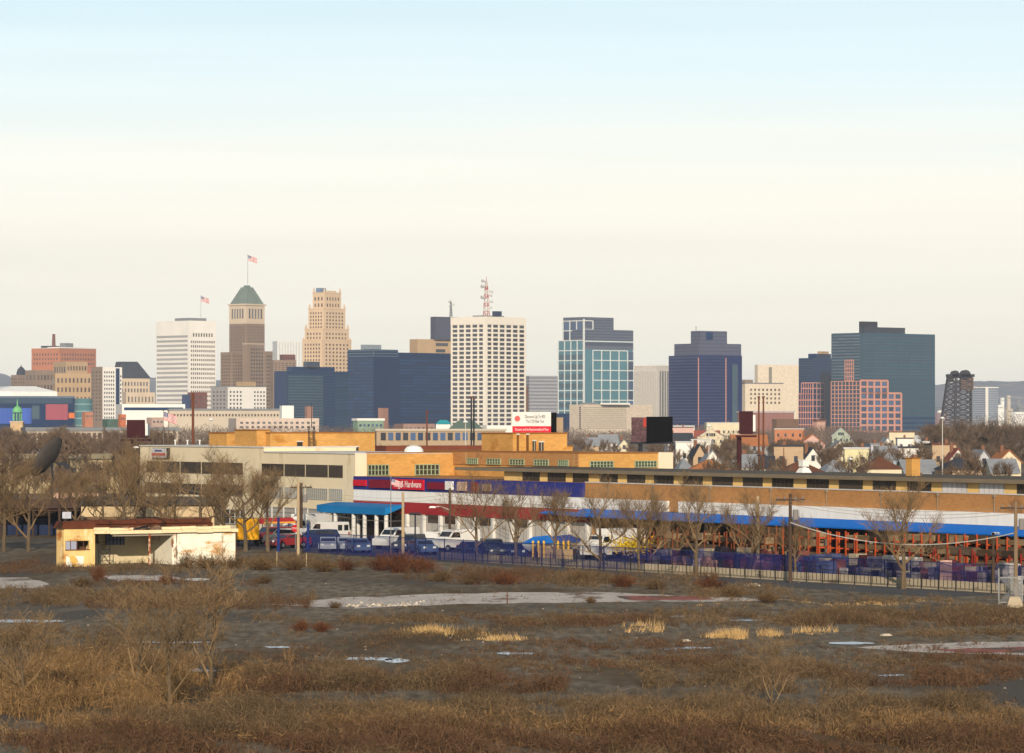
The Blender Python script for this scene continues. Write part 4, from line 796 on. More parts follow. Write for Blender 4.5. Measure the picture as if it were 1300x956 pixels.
MB().box(-.44, -.42, ys0 + .15, ys1 - .15, 8.8, 9.12).build('red_stripe', M('stripe_red', (200, 80, 76)), so); MB().box(-.44, -.42, ys0 + (ys1 - ys0) * .28, ys0 + (ys1 - ys0) * .75, 9.3, 9.52).build('blue_mark', M('mark_blue', (40, 60, 120)), so)
# penthouses of yellow brick on the tan roof
def pent(label, pxl, pxr, yc_px, c0, zb, ytop, depth, name='brick_penthouse', left=None):
    y0 = SY(pxl, c0)[0]; x1, D1 = SX(pxr, y0); zt = wz(ytop, D1)
    e = empty(name, (*W((c0 + x1) / 2, y0 + depth / 2), zb), TH, label=label, cat='rooftop building'); hx = (x1 - c0) / 2; hy = depth / 2
    MB().box(-hx, hx, -hy, hy, 0, zt - zb).build('wall', ybrick, e); MB().box(-hx - .1, hx + .1, -hy - .1, hy + .1, zt - zb, zt - zb + .12).build('coping', M('coping_brown', (150, 98, 48)), e)
    return e, hx, hy, y0, c0, zb
def at(P, px, y_a, y_b, name, mat, frame=True):
    e, hx, hy, y0, c0, zb = P; xa, Da = SX(px[0], y0); xb, Db = SX(px[1], y0); m = MB(); off = c0 + hx
    o = m.box(xa - off, xb - off, -hy - .05, -hy + .02, max(0, wz(y_b, Da) - zb), wz(y_a, Da) - zb).build(name, mat, e)
    MB().box(xa - off - .06, xb - off + .06, -hy - .12, -hy - .005, wz(y_a, Da) - zb, wz(y_a, Da) - zb + .12).build('lintel', trimw, o)
    if name == 'window': MB().box((xa + xb) / 2 - off - .03, (xa + xb) / 2 - off + .03, -hy - .09, -hy - .05, max(0, wz(y_b, Da) - zb), wz(y_a, Da) - zb).build('mullion', mull, o)
P1 = pent('long yellow brick penthouse with a door and two grilles on the tan office roof', 343, 476, 0, 3.2, 9.3, 549.8, 9)
at(P1, (377, 384), 561, 574.5, 'door', gl_dark); at(P1, (416, 431), 567.5, 574.5, 'window', gl_dark); at(P1, (440, 455), 567.5, 574.5, 'window', gl_dark)
P2 = pent('taller narrow yellow brick stair block at the left end of the long penthouse', 326, 343, 0, 2.0, 9.5, 546.5, 6)
P3 = pent('small separate yellow brick block left on the tan office roof', 288, 310, 0, 2.6, 9.9, 550, 5)
# truss mast in front of the penthouse
def pole_at(name, px, yb, yt, r, label, mat, D=None, n=8, cat='pole', r1=None, bz=0):
    D = D or gd(yb); e = empty(name, (wx(px, D), D, bz), 0, label=label, cat=cat); h = wz(yt, D) - bz
    MB().tube((0, 0, 0), (0, 0, h), r, r1 if r1 is not None else r * .75, n).build('pole', mat, e); return e, h, D
x, y = W(SX(395.5, 24)[0], 24); e = empty('antenna_mast', (x, y, 9.42), .3, label='thin dark lattice antenna mast in front of the long brick penthouse', cat='antenna mast'); m = MB(); lattice(m, (0, 0, 0), 2.9, .32, .32, 6, .04); m.tube((0, 0, 2.8), (0, 0, wz(512, y) - 9.42), .05, .03); m.build('lattice', darkm, e)

# store building
e = store = empty('hardware_store', (*W(0, 0), 0), TH, label='very long hardware store with blue, white and red bands, brick wall and blue canopy', cat='store building')
YR = -128; y743 = SY(743, 0)[0]; y690 = SY(697, 0)[0]; y760 = SY(752, 0)[0]; y850 = SY(850, 0)[0]; y865 = SY(865, 0)[0]; x575 = SX(575, 0)[0]
XB = 14
m = MB(); m.box(0, 1.2, y760, -.25, 0, 6.98); m.box(0, 1.2, YR, y760, 4.5, 7.0); m.box(1.2, XB, YR, -.25, 6.4, 6.9); m.box(12, XB, YR, y760, 0, 6.39); m.box(1.2, XB, y760, y760 + .3, 0, 6.39); m.build('wall', bbrick, e)
MB().box(-.06, .3, YR, y743, 7.0, 7.09).build('coping', trimw, e)
MB().box(-.3, -.02, y743, -.23, 5.55, 6.98).build('blue_band', sblue, e); MB().box(-.26, -.02, y743, -.23, 4.36, 5.54).build('white_band', swhite, e); MB().box(-.29, -.02, y690 - 8, -.23, 3.12, 4.35).build('red_band', sred, e)
# signs
def sign(pxa, pxb, z0, z1, mat, txt=None, size=.8, tm=None, nm='sign', p=.2):
    a, b = SY(pxb, -.3)[0], SY(pxa, -.3)[0]; o = MB().box(-.3 - p, -.3, a, b, z0, z1).build(nm, mat, e)
    if txt:
        t = bpy.data.objects.new('lettering', text_mesh(txt, size, tm)); COL.objects.link(t); t.parent = o; t.location = (-.31 - p, (a + b) / 2, (z0 + z1) / 2); t.rotation_euler = (R(90), 0, R(-90)); t.scale = ((b - a) * .88 / max(.1, t.dimensions.x), 1.35, 1)
sign(450, 466, 5.95, 6.6, signred); sign(470, 497, 5.8, 6.7, signmar); sign(500, 539, 5.72, 6.82, signred, 'Rug & Hardware', .75, fw_)
sign(544, 568, 5.85, 6.6, signmar); sign(568, 576, 5.85, 6.75, white, p=.3); sign(582, 593, 5.8, 6.72, M('sign_photo', (190, 160, 140), var=.5, sc3=(2, 2, 2))); sign(600, 607, 5.75, 6.72, signmar); sign(614, 624, 5.85, 6.55, M('sign_tan', (150, 124, 112), var=.3, sc3=(2, 2, 2)))
# shop front under the bands
MB().box(-.12, -.02, y760, -.23, .1, 3.1).build('shop_front', M('front_grey', (186, 178, 166), var=.08, sc3=(.3, .3, .3), bands=((150, 144, 136), 1.2, .12, 'Y')), e)
for i in range(14):
    y = -1.5 + (y760 + 2) * i / 13; MB().box(-.45, -.12, y - .2, y + .2, 0, 3.1).build('pilaster', pil, e)
for i in (2, 4, 5, 7, 9): y = -1.5 + (y760 + 2) * (i + .5) / 13; MB().box(-.2, -.12, y - 1.1, y + 1.1, 2.3, 3.0).build('fascia_window', gl_dark, e)
# white and blue canopy
MB().box(-.34, -.02, y850, y743 - .02, 4.46, 5.5).box(-.34, -.02, YR, y865, 4.46, 5.5).build('canopy_panel', swhite, e)
MB().add([(-.36, YR, 4.45), (-.36, y743, 4.45), (-1.5, y743, 3.82), (-1.5, YR, 3.82), (-.36, YR, 4.3), (-.36, y743, 4.3), (-1.5, y743, 3.7), (-1.5, YR, 3.7)], [(0, 1, 2, 3), (7, 6, 5, 4), (3, 2, 6, 7), (0, 3, 7, 4), (1, 5, 6, 2)]).add([(-.36, y743 + .01, 4.1), (-.36, y690, 4.1), (-1.3, y690, 3.9), (-1.5, y743 + .01, 3.82), (-1.5, y743 + .01, 3.75), (-1.3, y690, 3.84)], [(0, 1, 2, 3), (3, 2, 5, 4)]).build('canopy', cblue, e)
for i in range(13):
    y = y760 - 1 + (YR - y760) * i / 12; MB().box(-.2, .1, y - .16, y + .16, 0, 4.5).build('post', M('post_grey', (120, 112, 100)), e)
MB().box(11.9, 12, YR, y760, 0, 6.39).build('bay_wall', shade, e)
# clerestory and roof
x575 = SX(575, 0)[0]; yb2 = SY(735, x575)[0]; m = MB(); m.box(1.0, XB - 1, YR, SY(640, 1)[0], 6.91, 7.95).build('clerestory_wall', M('pier_yellow', (226, 190, 122), var=.08), e)
yrf = SY(578, .35)[0]
MB().box(.35, XB, YR, yrf, 7.96, 8.2).build('roof', roofdk, e); MB().box(.28, .36, YR, yrf, 7.9, 8.24).build('roof_edge', M('roof_trim', (126, 112, 92)), e)
piers = [652, 664, 685, 696, 718, 728, 747, 751, 784, 797, 819, 831, 855, 868, 892, 905, 930, 944, 968, 981, 1007, 1025, 1052, 1066, 1095, 1109, 1137, 1153, 1182, 1197, 1228, 1235, 1275, 1292]
wins = [(664, 685), (696, 718), (728, 747), (762, 784), (797, 819), (831, 855), (868, 892), (905, 930), (944, 968), (981, 1007), (1025, 1052), (1066, 1095), (1109, 1137), (1153, 1182), (1197, 1228), (1244, 1275), (1292, 1315)]
for i, (a, b) in enumerate(wins):
    mwindow(e, 1.0, SY(b, 1)[0], SY(a, 1)[0], 7.06, 7.86, M('blind_white', (206, 204, 204)) if i in (14, 15) else gl_dark, 5, mm=mull if i in (14, 15) else mulld, t=.07)
# loose things leaning: brown upper block and yellow blocks
e2 = empty('brick_building', (*W(0, 0), 0), TH, label='yellow brick upper storey blocks stepping up behind the long store', cat='brick building')
x735 = x575; x835 = SX(835, yb2)[0]; x853 = SX(853.5, yb2)[0]
m = MB(); m.box(1.42, x575, -.2, 0, 6.95, 9.5); m.box(x575, x835, yb2, 12, 6.95, 9.62); m.build('wall', ybrick, e2); MB().box(x575 - .12, x575 - .004, yb2 + .01, -.21, 8.25, 9.6).build('side_wall', bbrick, e2)
MB().box(x835 + .002, x853, yb2 - .15, 12, 6.95, 9.7).build('end_wall', creamp, e2)
MB().box(1.3, x575 - .13, -.3, .1, 9.5, 9.6).box(x575 - .1, x835, yb2 - .1, 12.1, 9.62, 9.72).build('coping', M('coping_brown', (150, 98, 48)), e2)
for (a, b) in [(462, 493), (527, 557)]:
    xa, xb = SX(a, -.2)[0], SX(b, -.2)[0]; mwindow(e2, -.2, max(xa, 1.5), xb, 7.1, 8.15, gl_dark, 6, 'x', wgreen)
for (a, b) in [(749, 778), (806, 833)]:
    xa, xb = SX(a, yb2)[0], SX(b, yb2)[0]; mwindow(e2, yb2, xa, xb, 8.2, 8.75, gl_dark, 7, 'x', wgreen)
for (a, b) in [(595, 608), (620, 637), (649, 667), (680, 698), (711, 723)]: mwindow(e2, x575 - .12, SY(b, x575)[0], SY(a, x575)[0], 8.35, 8.85, gl_dark, 5, 'y', wgreen)
# penthouse by the billboard
P4 = pent('wide yellow brick penthouse with narrow windows under the white billboard', 651, 720, 0, 16.5, 9.6, 550.5, 7)
at(P4, (676, 680), 560, 574, 'window', gl_dark); at(P4, (684, 690), 561.5, 574, 'window', gl_dark); at(P4, (656, 658.5), 552, 574, 'downpipe', M('pipe_brown', (110, 72, 32))); at(P4, (668, 671), 552, 574, 'downpipe', MATS['pipe_brown'])
P5 = pent('low yellow brick lean-to at the right end of the billboard penthouse', 719, 727, 0, SX(720, P4[3])[0] + .02, 9.6, 567, 6)
# roof things
def vent(px, yb, yt, D, label):
    e = empty('roof_ventilator', (wx(px, D), D, 8.2), TH, label=label, cat='ventilator'); u = (yb - yt) / FP * D / 22
    MB().frus((-8.5 * u, 8.5 * u, -8.5 * u, 8.5 * u), 0, (-5 * u, 5 * u, -5 * u, 5 * u), 7 * u).box(-3 * u, 3 * u, -3 * u, 3 * u, 7 * u, 9 * u).build('base', white, e); MB().box(-5.5 * u, 5.5 * u, -5.5 * u, 5.5 * u, 9 * u, 18 * u).box(-6 * u, 6 * u, -6 * u, 6 * u, 18 * u, 19 * u).build('cowl', white, e)
vent(703.5, 597, 582, 385, 'white metal roof ventilator in front of the brown brick side wall'); vent(1020.5, 604, 585, 332, 'white metal roof ventilator on the long flat store roof')
o = MB().lathe([(1.1, 0), (1.05, .35), (.8, .65), (.4, .8), (.05, .85)], 14).build('skylight_dome', white, None, (*W(9, 3), 9.5), label='white domed skylight on the yellow brick roof', cat='skylight')
cx, cy = W(7, SY(1159, 7)[0]); e = empty('brick_chimney', (cx, cy, 8.2), TH, label='square yellow brick chimney on the long store roof', cat='chimney'); MB().box(-.45, .45, -.45, .45, 0, 1.5).build('stack', ybrick, e); MB().box(-.5, .5, -.5, .5, 1.5, 1.6).build('cap', MATS['coping_brown'], e)
for i, px in enumerate((772, 829, 901, 978, 1049, 1118, 1190, 1262)):
    y = SY(px, -.1)[0]; MB().tube((-.08, y, 5.58), (-.08, y, 6.95), .05).box(-.16, 0, y - .12, y + .12, 6.75, 6.98).build('downpipe', M('pipe_grey', (140, 124, 104)), store)
# entrance awning
ya = SY(514, -.4)[0]; yb = SY(402, -2.8)[0]; e = empty('entrance_canopy', (*W(0, 0), 0), TH, label='bright blue entrance canopy on white round columns at the store corner', cat='canopy')
MB().add([(-.4, ya, 4.1), (-.4, yb, 4.1), (-2.8, yb, 3.78), (-2.8, ya, 3.78), (-.4, ya, 3.9), (-.4, yb, 3.9), (-2.8, yb, 3.0), (-2.8, ya, 3.0)], [(0, 1, 2, 3), (7, 6, 5, 4), (3, 2, 6, 7), (0, 3, 7, 4), (1, 5, 6, 2), (0, 4, 5, 1)]).build('roof', tblue, e)
for px in (407, 426, 449, 463, 478, 491):
    y = max(ya + .3, SY(px, -2.5)[0]); MB().lathe([(.3, 0), (.24, .2), (.22, 3.0)], 12, (-2.5, y, 0)).build('column', pil, e)
for px in (432, 455, 478): y = SY(px, -1)[0]; MB().lathe([(.2, 0), (.2, 3.3)], 10, (-1, y, 0)).build('column', pil, e)
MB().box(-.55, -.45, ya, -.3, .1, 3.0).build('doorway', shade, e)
# yard surface
sheet('yard', [W(-22, 60), W(-22, -135), W(0, -135), W(12, -135), W(12, 60)], .012, asph, kind='structure')
# ------------------------------------------------ left industrial sheds behind the filling station
def shed(name, label, px0, px1, D0, D1, zt, zb, mat, roofm=None, dep=14, cat='shed'):
    a = Vector((wx(px0, D0), D0)); b = Vector((wx(px1, D1), D1)); d = b - a; L_ = d.length; th = math.atan2(d.y, d.x)
    e = empty(name, (*a.lerp(b, .5), 0), th, label=label, cat=cat); h = L_ / 2
    MB().box(-h, h, 0, dep, zb, zt).build('wall', mat, e)
    MB().xprism([(-.5, zt + .01), (dep / 2, zt + .9), (dep + .5, zt + .01)], -h - .4, h + .4).build('roof', roofm or roofgrey, e)
    return e, h
e, h = shed('warehouse_building', 'long low tan warehouse behind the satellite dish and bare trees', -40, 172, 640, 640, 6.2, 0, M('tan_long', (176, 158, 122), var=.1), M('tan_roof', (170, 150, 112), var=.12), 16, 'warehouse')
winfill(e, [(-h + 1.5 + i * (2 * h - 3) / 17, -.05, 4.2, .9, .2, .9, wind) for i in range(18)])
e, h = shed('warehouse_building', 'pink and cream low building between the dish and the tan office', 62, 125, 520, 520, 2.7, 0, M('pinkish_wall', (200, 164, 142), var=.15), roofdk, 10, 'warehouse')
winfill(e, [(-h + .8 + i * (2 * h - 1.6) / 6, -.05, 1.4, .7, .2, .9, wind) for i in range(7)])
e, h = shed('goods_shed', 'dark open fronted shed with brown roof left of the filling station', -60, 103, 400, 400, 3.2, 2.9, M('shed_brown', (74, 54, 44), var=.2), M('shed_roof', (96, 70, 54), var=.2, sc3=(.3, .3, .3)), 14)
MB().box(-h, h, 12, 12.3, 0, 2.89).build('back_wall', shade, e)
for i in range(9): MB().box(-h + i * h / 4 - .12, -h + i * h / 4 + .12, .1, .35, 0, 2.89).build('post', M('post_brown', (62, 50, 40)), e)
MB().box(-h, h, 5, 5.6, 0, 1.9).build('tarpaulin', M('tarp_navy', (34, 44, 70), var=.3), e)
e, h = shed('garage_building', 'cream low garage wall with dark gaps behind the filling station roof', 103, 272, 398, 398, 3.6, 0, M('cream_garage', (196, 172, 134), var=.1), roofdk, 8, 'garage')
MB().box(-h + .3, h - .3, -.2, -.01, 0, 2.3).build('shutter', M('shutter_brown', (104, 82, 60), var=.3, sc3=(.5, .5, .2)), e)
# satellite dish
D = 430; e = empty('satellite_dish', (wx(66, D), D, 0), 0, label='huge dark satellite dish tilted to the right among the bare trees', cat='satellite dish')
m = MB(); rr_ = 2.85; prof = [(.05, 0), (.9, .07), (1.6, .24), (2.2, .5), (rr_, .85), (rr_, .95), (2.2, .62), (1.6, .36), (.9, .19), (.05, .12)]
o = m.lathe(prof, 28).build('reflector', M('dish_dark', (76, 70, 66), var=.25, sc3=(.8, .8, .8)), e, (0, 0, wz(585, D)), smooth=True)
o.rotation_euler = Vector((-.80, .26, .56)).to_track_quat('Z', 'Y').to_euler()
MB().tube((0, 0, 0), (0, 0, wz(588, D)), .22, .18).tube((-1.2, .3, 0), (0, 0, 3.5), .1).tube((1.2, .3, 0), (0, 0, 3.5), .1).build('mount', darkm, e); MB().tube((0, -.2, wz(586, D)), (-1.9, -1.8, wz(568, D)), .05).tube((0, .0, wz(590, D)), (-1.9, -1.8, wz(568, D)), .05).build('feed_arm', darkm, e)

# ------------------------------------------------ billboards and steel stacks
def mono_board(px0, px1, yt, yb, D, pxp, label, face_right=True, deckw=None):
    w_ = (px1 - px0) / FP * D; h = (yb - yt) / FP * D; zb = wz(yb, D); cx = wx((px0 + px1) / 2, D)
    e = empty('billboard', (cx, D, 0), 0, label=label, cat='billboard')
    b = MB(); n = 14
    for i in range(n): b.box(-w_ / 2 + w_ * i / n, -w_ / 2 + w_ * (i + .82) / n, -.12, 0, zb, zb + h)
    b.box(-w_ / 2, w_ / 2, 0, .25, zb, zb + h); b.build('board', redm, e)
    MB().box(w_ / 2 + .02, w_ / 2 + .4, .3, 3.5, zb + .4, zb + h - .6).build('face_panel', white, e)
    q = deckw or w_ * .8; xo = (pxp - (px0 + px1) / 2) / FP * D
    MB().box(-q, q, -1.1, 1.1, zb - .5, zb - .2).tube((-q, -1.1, zb + .3), (q, -1.1, zb + .3), .05).build('catwalk', redm, e); MB().tube((xo, .3, 0), (xo, .3, zb - .2), .42, .38, 12).build('pole', redm, e)
mono_board(161, 184, 533, 556, 560, 169.5, 'maroon slatted billboard back on a single column left of the tan office', deckw=2.3 * 1.0 + 0)
mono_board(938.5, 956, 522, 551, 560, 938.5, 'maroon slatted billboard back on a column beside the twin rusty stacks', deckw=1.6)
D = 520; e = empty('billboard', (wx(828, D), D, 0), 0, label='V shaped billboard, black side facing us and a faded picture side', cat='billboard'); zt, zb = wz(529, D), wz(561, D)
x0, xc_, x1 = (802 - 828) / FP * D, (820.5 - 828) / FP * D, (854 - 828) / FP * D
MB().prism([(xc_, -.5), (x1, .1), (x1, .5), (xc_, -.1)], zb, zt).build('black_board', M('board_black', (12, 12, 14), rough=1, spec=.03), e); MB().prism([(x0, 1.2), (xc_ - .02, -.5), (xc_ - .02, -.1), (x0, 1.6)], zb, zt - .1).build('picture_board', M('picture_faded', (96, 72, 74), var=.5, sc3=(.9, .9, 1.6), fine=(.3, (2, 2, 3))), e)
MB().prism([(xc_ - .45, -.16 - .3), (xc_ - .05, -.52), (xc_ - .05, -.5), (xc_ - .45, -.14 - .3)], zb + 2.2, zt - .2).build('red_patch', M('patch_red', (170, 60, 52)), e)
MB().tube((x0 + 1.3, .9, 0), (x0 + 1.3, .9, zb), .35, .3, 10).build('pole', darkm, e); MB().box(x0 - .2, x1 + .2, .2, 1.4, zb - .3, zb - .01).build('catwalk', darkm, e)
D = 470; e = empty('billboard', (wx(675, D), D, 0), 0, label='white billboard with black lettering and a red strip over the brick penthouse', cat='billboard'); zt, zr, zb = wz(523, D), wz(541, D), wz(549, D); h = 24.5 / FP * D
MB().box(-h, h, 0, .3, zr, zt).build('board', M('board_white', (214, 212, 204)), e); o = MB().box(-h, h, -.02, .3, zb, zr - .01).build('red_strip', M('strip_red', (200, 44, 58)), e)
MB().box(h + .02, h + .75, .2, 2.6, zb - .3, zt - .1).build('second_board', M('board_black'), e); MB().tube((0, 1, 0), (0, 1, zt - .4), .3).build('pole', darkm, e)
blk = M('letter_black', (60, 60, 62))
def line(txt, wd, z, hsz, x, mat, yy=-.04):
    t = bpy.data.objects.new('lettering', text_mesh(txt, hsz, mat)); COL.objects.link(t); t.parent = e; t.rotation_euler = (R(90), 0, 0); t.location = (x, yy, z); t.scale = (wd / max(.1, t.dimensions.x), 1.25, 1)
line('Discounts Up To 40%', 2.7, wz(529, D), .5, .45, blk); line('The CYO New Task', 2.4, wz(535, D), .45, .45, blk); line('Discover and the Recommended of Time', 4.4, wz(545.3, D), .38, 0, fw_, -.06)
MB().lathe([(.38, 0), (.38, .04)], 16).build('logo', M('logo_red', (206, 96, 92)), e, (-1.9, -.03, wz(531.5, D))).rotation_euler = (R(90), 0, 0)
for px, yb, yt, D, lb in [(245, 600, 498, 620, 'tall single rusty steel stack rising behind the tan office roof'), (598.4, 600, 503, 610, 'dark steel stack, first of the pair before the gridded tower'), (601.6, 600, 505, 611, 'dark steel stack, second of the pair before the gridded tower'), (963.3, 600, 503, 590, 'rusty steel stack nearer the maroon billboard, one of two'), (969.2, 600, 503, 591, 'rusty steel stack farther from the maroon billboard, one of two'), (542, 600, 521, 640, 'brownish slim brick stack left of the turquoise tent')]:
    e, h, _ = pole_at('steel_stack', px, yb, yt, .17 if px > 900 else (.24 if px < 300 else .13), lb, rust if px > 900 or px < 300 or px == 542 else darkm, D, 10, 'stack', .14 if px > 300 else .22)
    MB().lathe([(.22, h - .3), (.22, h)], 10).build('rim', rust, e); MB().box(-.3, .3, -.3, .3, h * .42, h * .42 + .25).build('bracket', darkm, e)
for px, yt, D, lb in [(268, 533, 600, 'thin pale light mast right of the rusty stack'), (591, 536, 560, 'thin pale light mast left of the dark steel pair'), (900, 541, 600, 'thin pale light mast over the orange brown hipped roof'), (1196.5, 531, 620, 'thin pale light mast before the steel bridge tower'), (995, 568, 640, 'short rust brown pole before the pinkish tan row house'), (1079, 583, 560, 'thin grey pole behind the long store roof')]:
    e, h, _ = pole_at('light_mast', px, 620, yt, .11, lb, rust if px == 995 else M('mast_pale', (190, 184, 172)), D, 8, 'light mast', .07)
    if px != 995: MB().lathe([(.35, 0), (.45, .12), (.2, .35)], 10, (0, 0, h - .1)).build('lamp_head', white, e)
flagpole(207.5, 500, 568, 522, (1.75, 1.2, 1.4), 'flagpole with a large flag standing behind the tan office roof', .05)
flagpole(496.2, 345, 672, 606, (1.0, .62, .5), 'white flagpole with flag in front of the red store sign', .05)
for i, (px, D) in enumerate([(222.5, 470), (238, 470), (253.5, 470)]):
    o = MB().tube((0, 0, 0), (0, 0, 1.1), .09, .09, 8).lathe([(.16, 1.1), (.16, 1.25)], 8).build('vent_pipe', white, None, (wx(px, D), D, 9.3), label=['short white vent pipe on the office roof, nearest the flagpole', 'short white vent pipe left of the rusty stack', 'short white vent pipe right of the rusty stack'][i], cat='vent pipe')
# ------------------------------------------------ utility poles, wires and street lamps
wood_p = M('pole_wood', (128, 108, 84), var=.2, sc3=(2, 2, .3)); wood_d = M('pole_dark', (78, 62, 50), var=.2, sc3=(2, 2, .3)); wood_l = M('pole_tan', (178, 154, 120), var=.15, sc3=(2, 2, .3))
PT = {}
def upole(px, yb, yt, r, mat, label, arm=True, key=None, trans=True, D=None):
    e, h, D = pole_at('utility_pole', px, yb, yt, r, label, mat, D, 9, 'utility pole', r * .72)
    if arm:
        MB().box(-1.15, 1.15, -.07, .07, h - .55, h - .4).build('crossarm', wood_d, e)
        for q in (-1, -.45, .45, 1): MB().lathe([(.05, 0), (.07, .1), (.03, .18)], 8, (q, 0, h - .4)).build('insulator', MATS['pole_grey'], e)
    if trans: MB().lathe([(.0, 0), (.24, .03), (.24, .75), (.18, .85)], 12, (.42, -.1, h - 2.1)).build('transformer', MATS['pole_grey'], e)
    PT[key or px] = (wx(px, D), D, h); return e
upole(378.6, 707, 612, .16, wood_l, 'pale tan utility pole before the tan office, left of its dark twin', False, 'a', False)
upole(382.4, 690, 613, .2, wood_d, 'dark utility pole with crossarm just right of the pale pole', True, 'b', True)
upole(511.6, 703, 625, .17, wood_l, 'pale tan pole at the right end of the blue entrance canopy', False, 'c', False)
upole(571, 694, 620, .16, wood_d, 'dark pole with street lamp arm before the white band', False, 'd', False)
upole(962, 729, 630, .18, wood_l, 'pale utility pole left of the dark crossarm pole by the fence', False, 'e', False)
upole(1003.3, 740, 627, .17, wood_d, 'dark utility pole with crossarm by the iron fence', True, 'f', True)
upole(1289.6, 757, 637, .17, wood_p, 'utility pole with crossarm and transformer at the right end of the fence', True, 'g', True)
upole(1261, 752, 676, .13, wood_d, 'dark lamp post left of the rightmost utility pole', False, 'h', False)
upole(75.5, 706, 588, .15, wood_d, 'dark pole with black floodlights in front of the satellite dish', False, 'i', False, 380)
upole(222, 690, 612, .13, wood_d, 'thin dark lamp pole before the left half of the tan office', False, 'j', False, 385)
upole(527, 706, 651, .09, darkm, 'short dark double headed lamp post right of the flagpole', False, 'k', False)
def lamp(px, py, D, x2, label, col=(200, 200, 196)):
    X, h = wx(px, D), wz(py, D); e = empty('street_lamp', (wx(x2, D), D, 0), 0, label=label, cat='street lamp'); dx = X - wx(x2, D)
    MB().tube((0, 0, h - .3), (dx * .5, -.1, h + .05), .04).tube((dx * .5, -.1, h + .05), (dx, -.1, h), .04).build('arm', M('lamp_grey', col), e); MB().frus((dx - .38, dx + .38, -.3, .1), h - .1, (dx - .25, dx + .2, -.2, 0), h + .08).build('lamp_head', M('lamp_white', (214, 212, 206)), e)
    MB().tube((0, 0, 0), (0, 0, h - .28), .03).build('conduit', darkm, e)
lamp(549, 643.5, 366, 570.2, 'pale street lamp head reaching left over the white band'); lamp(1264, 677, 270, 1261.6, 'pale street lamp on the dark post by the right fence'); lamp(173, 541.5 + 26, 440, 171.5, 'pale lamp beside the maroon billboard column')
for px, D in ((75.5, 379.7),):
    e = empty('floodlight', (wx(px, D), D, wz(589, D)), 0, label='black floodlight cluster on top of the pole by the dish', cat='floodlight')
    MB().box(-.15, .75, -.25, .25, -.15, .2).build('housing', darkm, e); MB().frus((.55, 1.2, -.3, .3), -.45, (.5, 1.0, -.2, .2), -.02).build('hood', darkm, e)
e = empty('lamp_heads', (wx(527, 342), 341.8, 0), 0, label='twin lamp heads on the short dark post', cat='lamp'); z = wz(652, 342)
MB().box(-.55, .55, -.1, .1, z - .05, z + .1).tube((0, 0, 0), (0, 0, z - .06), .02).build('housing', darkm, e)
def wire(a, b, za, zb, sag, label, r=.028, col=None):
    A = Vector((PT[a][0], PT[a][1] - .1, za)) if a in PT else Vector(a); B_ = Vector((PT[b][0], PT[b][1] - .1, zb)) if b in PT else Vector(b); m = MB(); P = []
    for i in range(17): t = i / 16; q = A.lerp(B_, t); q.z -= sag * 4 * t * (1 - t); P.append(q)
    for i in range(16): m.tube(P[i], P[i + 1], r, r, 4, caps=False)
    m.build('overhead_wire', col or M('wire_grey', (150, 142, 128)), label=label, cat='wire', group='overhead wires')
zf, zg = PT['f'][2], PT['g'][2]
wire('f', 'g', zf - 2.3, zg - 2.3, 1.3, 'pale thick overhead wire sagging in front of the blue canopy', .05, M('wire_pale', (186, 180, 168)))
for q, dz in enumerate((0, .25, .5)): wire('f', 'g', zf - .35 - dz, zg - .35 - dz, .7, 'thin dark overhead wire high in front of the white canopy panel', .02)
for q in (0, .4): wire('d', 'f', PT['d'][2] - .4 - q, zf - .5 - q, 1.2, 'thin overhead wire in front of the tree row', .022)
for q in (0, .4): wire('b', 'd', PT['b'][2] - .4 - q, PT['d'][2] - .6 - q, .8, 'thin overhead wire crossing the store signs', .022)
wire('b', 'c', PT['b'][2] - 2.5, PT['c'][2] - 2.8, .5, 'pale drooping wire over the blue entrance canopy', .03); wire('b', 'j', PT['b'][2] - .5, PT['j'][2] - .5, .9, 'thin overhead wire before the tan office windows', .02)
gxx = PT['g']; wire('g', (gxx[0] + 25, gxx[1] - 40, gxx[2] - 1), zg - .4, 0, .5, 'thin overhead wire leaving at the right edge', .022)

# ------------------------------------------------ fences
def Wp(px, py): D = gd(py); return Vector((wx(px, D), D))
F0, F1 = Wp(560, 711), Wp(1330, 757); fd = (F1 - F0); FL = fd.length; fth = math.atan2(fd.y, fd.x)
e = empty('iron_fence', (F0.x, F0.y, 0), fth, label='black iron fence on a low concrete wall in front of the tree row', cat='fence')
MB().box(0, FL, 0, .25, 0, .75).build('base_wall', M('curb_concrete', (172, 156, 130), var=.15, sc3=(.5, .5, 2), stain=[((110, 98, 82), .58, (.4, .4, 1.5), .1)]), e)
ir = M('iron_black', (40, 38, 38)); n = int(FL / 2.0)
for i in range(n + 1): inst('fence_post', ucube('fence_post', ir), e, (i * FL / n, -.12, .65), (.05, .05, 1.3))
m = MB(); m.box(0, FL, -.14, -.11, 1.05, 1.08); m.box(0, FL, -.14, -.11, .2, .23)
for i in range(int(FL / .5)): m.box(i * .5, i * .5 + .014, -.14, -.115, .25, 1.05)
m.build('railing', ir, e)
G0, G1 = Wp(384, 702.5), Wp(1330, 754.5); gd_ = G1 - G0; GL = gd_.length; gth = math.atan2(gd_.y, gd_.x)
e = empty('mesh_fence', (G0.x, G0.y, 0), gth, label='tall chain link fence covered with torn blue windbreak mesh around the yard', cat='fence')
bm_ = bpy.data.materials.new('blue_mesh'); bm_.use_nodes = True; t = bm_.node_tree; b = t.nodes['Principled BSDF']; b.inputs['Base Color'].default_value = (*lin((30, 38, 96)), 1); b.inputs['Roughness'].default_value = .9; b.inputs['Specular IOR Level'].default_value = .05
